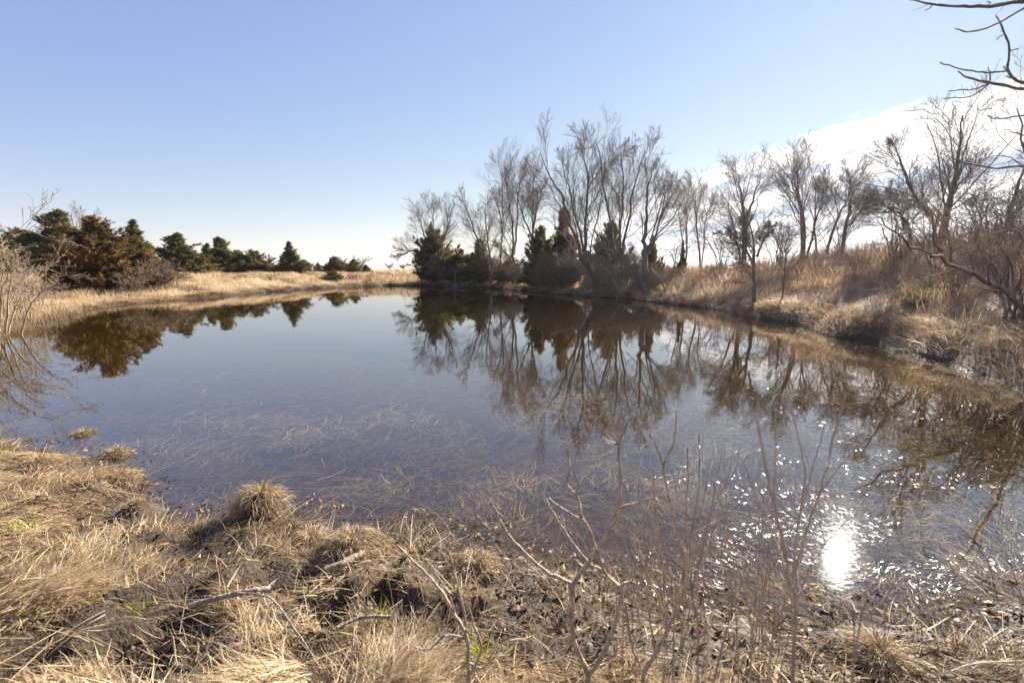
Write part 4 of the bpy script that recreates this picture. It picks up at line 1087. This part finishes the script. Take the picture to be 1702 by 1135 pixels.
for k, (pl, Y, lab) in enumerate([
    ([(1182, 1130), (1215, 1010), (1222, 985)], 1.6, 'pale thick straw stalk leaning right at the bottom right'),
    ([(1222, 985), (1210, 880), (1200, 840), (1183, 797)], 2.2, 'long pale stalk curving left in front of the weedy water'),
    ([(582, 1140), (588, 1000), (596, 920), (598, 850)], 1.5, 'tall thin upright stalk left of the drooping tussock'),
    ([(612, 1130), (606, 1010), (604, 940)], 1.6, 'short thin stalk right of the tall upright one'),
    ([(668, 1060), (650, 990), (640, 930)], 1.8, 'thin stalk leaning left beside the drooping tussock'),
    ([(878, 1010), (905, 930), (935, 870), (948, 866)], 1.9, 'thin bent stalk behind the forked sapling'),
    ([(880, 1000), (876, 930), (884, 865)], 1.9, 'pair partner thin stalk standing behind the forked sapling'),
    ([(925, 1140), (895, 1050), (850, 970), (840, 930)], 1.5, 'brown weed stalk slanting left in front of the mud'),
    ([(885, 790), (893, 765), (905, 737)], 4.2, 'pale reed tip standing out of the open water'),
    ([(1440, 1135), (1420, 1060), (1390, 1000), (1360, 960)], .9, 'blurred brown stalk bending left at the bottom right'),
    ([(1500, 1140), (1470, 1060), (1465, 1010)], .9, 'blurred upright stalk at the bottom right'),
    ([(1405, 1140), (1425, 1060), (1450, 1030), (1475, 1050)], .85, 'blurred arching stalk at the bottom right'),
    ([(1660, 1000), (1640, 930), (1600, 880), (1555, 868)], 2.4, 'dark thin twig slanting over the glitter at the right'),
    ([(1702, 1010), (1680, 940), (1665, 895)], 2.4, 'dark thin twig at the right edge over the glitter'),
    ([(1540, 1010), (1525, 960), (1518, 930)], 2.1, 'short reed stub in the glitter'),
]):
    dark = 'dark' in lab
    sapling('dry_stalk', pl[0], Y, [(pl, 3.2 if 'thick' in lab else 1.5, .7)], lab, 100 + k, M_TWIG if dark else M_DEAD, 'stalk', buds='weed' in lab, group='single dry stalks in front of the water')
R_ = np.random.default_rng(77)
for k in range(44):
    x = float(R_.uniform(1010, 1330)); Y = float(R_.uniform(1.25, 2.1)); h = float(R_.uniform(120, 330)); ln = float(R_.normal(0, 35))
    y0 = 1135 - (Y - 1.3) * 130
    pl = [(x, y0), (x + ln * .3, y0 - h * .4), (x + ln * .7 + R_.normal(0, 8), y0 - h * .75), (x + ln * 1.2, y0 - h)]
    br = [(pl, 1.6, .6)]
    for q in range(3):
        f = pl[1 + q % 2]; sgn = 1 if R_.random() < .5 else -1
        br.append(([f, (f[0] + sgn * R_.uniform(10, 22), f[1] - R_.uniform(25, 50)), (f[0] + sgn * R_.uniform(18, 40), f[1] - R_.uniform(60, 110))], .9, .45))
    sapling('weed_stem', pl[0], Y, br, 'thin dry weed stem standing among the saplings at the bottom right', 200 + k, M_SAPLING, 'weed', depth=.5, group='thin weed stems among the saplings')
# lying wood
def lying(name, pts, r0, r1, label, mat, seed, cat, k=8):
    R = np.random.default_rng(seed)
    W = [np.array(on_level(x, y, z)) for x, y, z in pts]
    b = W[0].copy()
    t = Tubes(); n = 4 * len(W)
    q = spline([w - b for w in W], n) + R.normal(0, r0 * .12, (n, 3))
    t.add(q, np.linspace(r0, r1, n), k)
    for i in range(2, n - 1, 4): t.add(branch_line(q[i], side_dir(unit(q[i + 1] - q[i]), .7, R), r0 * R.uniform(2, 5), 2, R, .1, .1), np.array((.5, .4, .25)) * r0, 5)
    me = t.build(name)
    return tag(obj(name, me, mat, None, tuple(b)), label, cat)
lying('fallen_log', [(540, 948, .17), (570, 936, .18), (602, 920, .17)], .018, .021, 'short pale log lying in the straw below the drooping tussock', M_STICK, 1, 'log')
lying('fallen_stick', [(316, 1006, .24), (386, 988, .27), (420, 982, .28), (450, 979, .26)], .011, .016, 'weathered stick lying in the mud left of centre', M_STICK, 2, 'stick')
lying('fallen_stick', [(560, 1042, .3), (600, 1026, .3), (650, 1025, .3)], .007, .008, 'thin stick lying in the straw near the small green sprout', M_STICK, 3, 'stick')
lying('bent_reed', [(395, 985, .36), (430, 988, .40), (455, 998, .42), (490, 1045, .42), (520, 1090, .36)], .0045, .0035, 'pale bent reed arching over the straw at the bottom left', M_STICK, 4, 'reed')
lying('fallen_branch', [(1490, 537, .35), (1520, 536, .5), (1560, 516, .7), (1620, 502, .9), (1672, 490, 1.0)], .012, .022, 'long pale branch lying across the right bank below the leaning limb', M_GREYTWIG, 5, 'branch')
# far shore dead branches dipping into the water
for k, (pl, Y, lab) in enumerate([
    ([(905, 440), (920, 462), (940, 485)], 40, 'pale dead branch slanting into the water below the dense cedar'),
    ([(900, 478), (920, 474), (935, 480), (948, 500)], 38, 'dead branch lying in the water left of the tallest trunk'),
    ([(965, 470), (972, 482), (978, 498)], 37, 'pale stick standing in the water under the tallest trunk'),
    ([(1018, 464), (1027, 480), (1030, 488), (1022, 500)], 36.5, 'bent pale branch in the water below the three stemmed tree'),
    ([(1082, 445), (1095, 462), (1115, 474)], 35, 'pale dead limb hanging right off the vine wrapped trunk'),
    ([(970, 497), (985, 494), (1000, 500)], 36.5, 'low arched branch in the water at the tallest trunk'),
    ([(668, 470), (667, 460), (672, 450)], 44, 'leaning dead stub on the shore left of the far trees'),
    ([(678, 472), (676, 462), (680, 455)], 44, 'dead stub with fine twigs just left of the wide dark cedar')]):
    Y = shoreY(pl[0][0]) - (.4 if k < 6 else -.5)
    sapling('dead_branch', pl[0], Y, [(pl, 34, 14), ([pl[1], (pl[1][0] + 8, pl[1][1] - 6), (pl[1][0] + 15, pl[1][1] + 2)], 20, 10)], lab, 140 + k, M_DEAD if 'pale' in lab else M_GREYTWIG, 'branch', depth=.3, buds=False, group='dead branches at the far shore', free=True)
# pale block and dead stem on the far shore
b = at(757, 470, shoreY(757) + .15)
import bmesh
bm = bmesh.new()
bmesh.ops.create_cube(bm, size=1)
bmesh.ops.scale(bm, vec=(.55, .4, .3), verts=bm.verts)
bmesh.ops.bevel(bm, geom=list(bm.edges), offset=.05, segments=2, affect='EDGES')
for v in bm.verts: v.co += Vector((0.03 * math.sin(v.co.z * 9), .02 * math.cos(v.co.x * 7), .04 * v.co.x))
me = bpy.data.meshes.new('stone_block'); bm.to_mesh(me); bm.free()
o = obj('stone_block', me, bark_mat('weathered_concrete', (.14, .14, .135), (.28, .27, .26), 8), None, (b[0], b[1], max(gz(b[0], b[1]), .0) + .14))
tag(o, 'pale grey block at the water edge under a dead stem', 'block')
sapling('dead_snag', (757, 468), shoreY(757) + .5, [([(757, 468), (756, 455), (753, 448), (746, 438)], 40, 16), ([(756, 455), (760, 448), (763, 441)], 22, 12)],
        'pale forked dead stem rising behind the grey block', 160, M_DEAD, 'dead stem', depth=.2, buds=False, thick=.9)

# ------------------------------------------------------------------ overhanging branches, top right, from a tree beside the camera
YB = 2.3
sapling('overhanging_tree', (1960, 900), YB, [
    ([(1960, 900), (1945, 600), (1925, 350), (1900, 160), (1850, 60), (1800, -60)], 60, 22),
    ([(1850, 60), (1780, -10), (1702, 2), (1640, 11), (1600, 11), (1550, 8), (1512, 0)], 10, 2.4),
    ([(1550, 8), (1545, 14), (1538, 18)], 2, 1.6),
    ([(1640, 11), (1646, 6), (1641, 2)], 2, 1.6),
    ([(1780, -10), (1740, 2), (1702, 14), (1660, 38), (1620, 53), (1587, 48)], 6, 2),
    ([(1900, 160), (1800, 152), (1702, 148), (1645, 138), (1610, 130), (1592, 119)], 8, 2),
    ([(1645, 138), (1620, 148), (1577, 151)], 3, 1.7),
    ([(1645, 138), (1615, 160), (1567, 164)], 3, 1.7),
    ([(1645, 138), (1646, 125), (1642, 112)], 2.4, 1.6),
    ([(1900, 160), (1780, 160), (1702, 140), (1676, 118), (1678, 85), (1670, 55), (1655, 26)], 7, 2.4),
    ([(1676, 118), (1640, 121), (1600, 116), (1562, 104)], 3.5, 2),
    ([(1678, 85), (1690, 82), (1693, 81)], 1.8, 1.4),
    ([(1670, 55), (1660, 64), (1656, 66)], 1.8, 1.4),
    ([(1676, 118), (1670, 114), (1667, 111)], 2, 1.5),
    ([(1702, 140), (1685, 130), (1670, 127)], 2.4, 1.6),
    ([(1900, 160), (1820, 190), (1702, 193), (1660, 198), (1640, 192)], 5, 1.6),
    ([(1925, 350), (1820, 290), (1702, 277), (1650, 280), (1600, 270), (1575, 258)], 6, 1.4),
    ([(1702, 277), (1680, 262), (1650, 258)], 2, 1.2),
    ([(1925, 350), (1810, 240), (1702, 225), (1670, 215)], 4, 1.4),
], 'dark budded branches hanging into the view at the top right', 170, M_BARK, 'tree', depth=.25)

# ------------------------------------------------------------------ thin volume added to imitate lens glare towards the low sun
def glare_haze():
    x, z0, z1 = 1420.0, -6.0, 16.0
    V = [(a * x, b * x, c) for c in (z0, z1) for a, b in ((-1, -1), (1, -1), (1, 1), (-1, 1))]
    Q = [(0, 3, 2, 1), (4, 5, 6, 7), (0, 1, 5, 4), (1, 2, 6, 5), (2, 3, 7, 6), (3, 0, 4, 7)]
    m, nt, N, Lk = new_mat('glare_haze')
    v = N('ShaderNodeVolumePrincipled'); v.inputs['Density'].default_value = GLARE_DENSITY
    v.inputs['Color'].default_value = (.97, .98, 1, 1); v.inputs['Anisotropy'].default_value = .68
    out = N('ShaderNodeOutputMaterial'); Lk(v.outputs[0], out.inputs['Volume'])
    o = obj('glare_haze', mesh('glare_haze', V, Q), m)
    tag(o, 'thin pale volume added over the pond to imitate lens glare towards the low sun', 'glare_haze', kind='stuff')
GLARE_DENSITY = .0002
glare_haze()
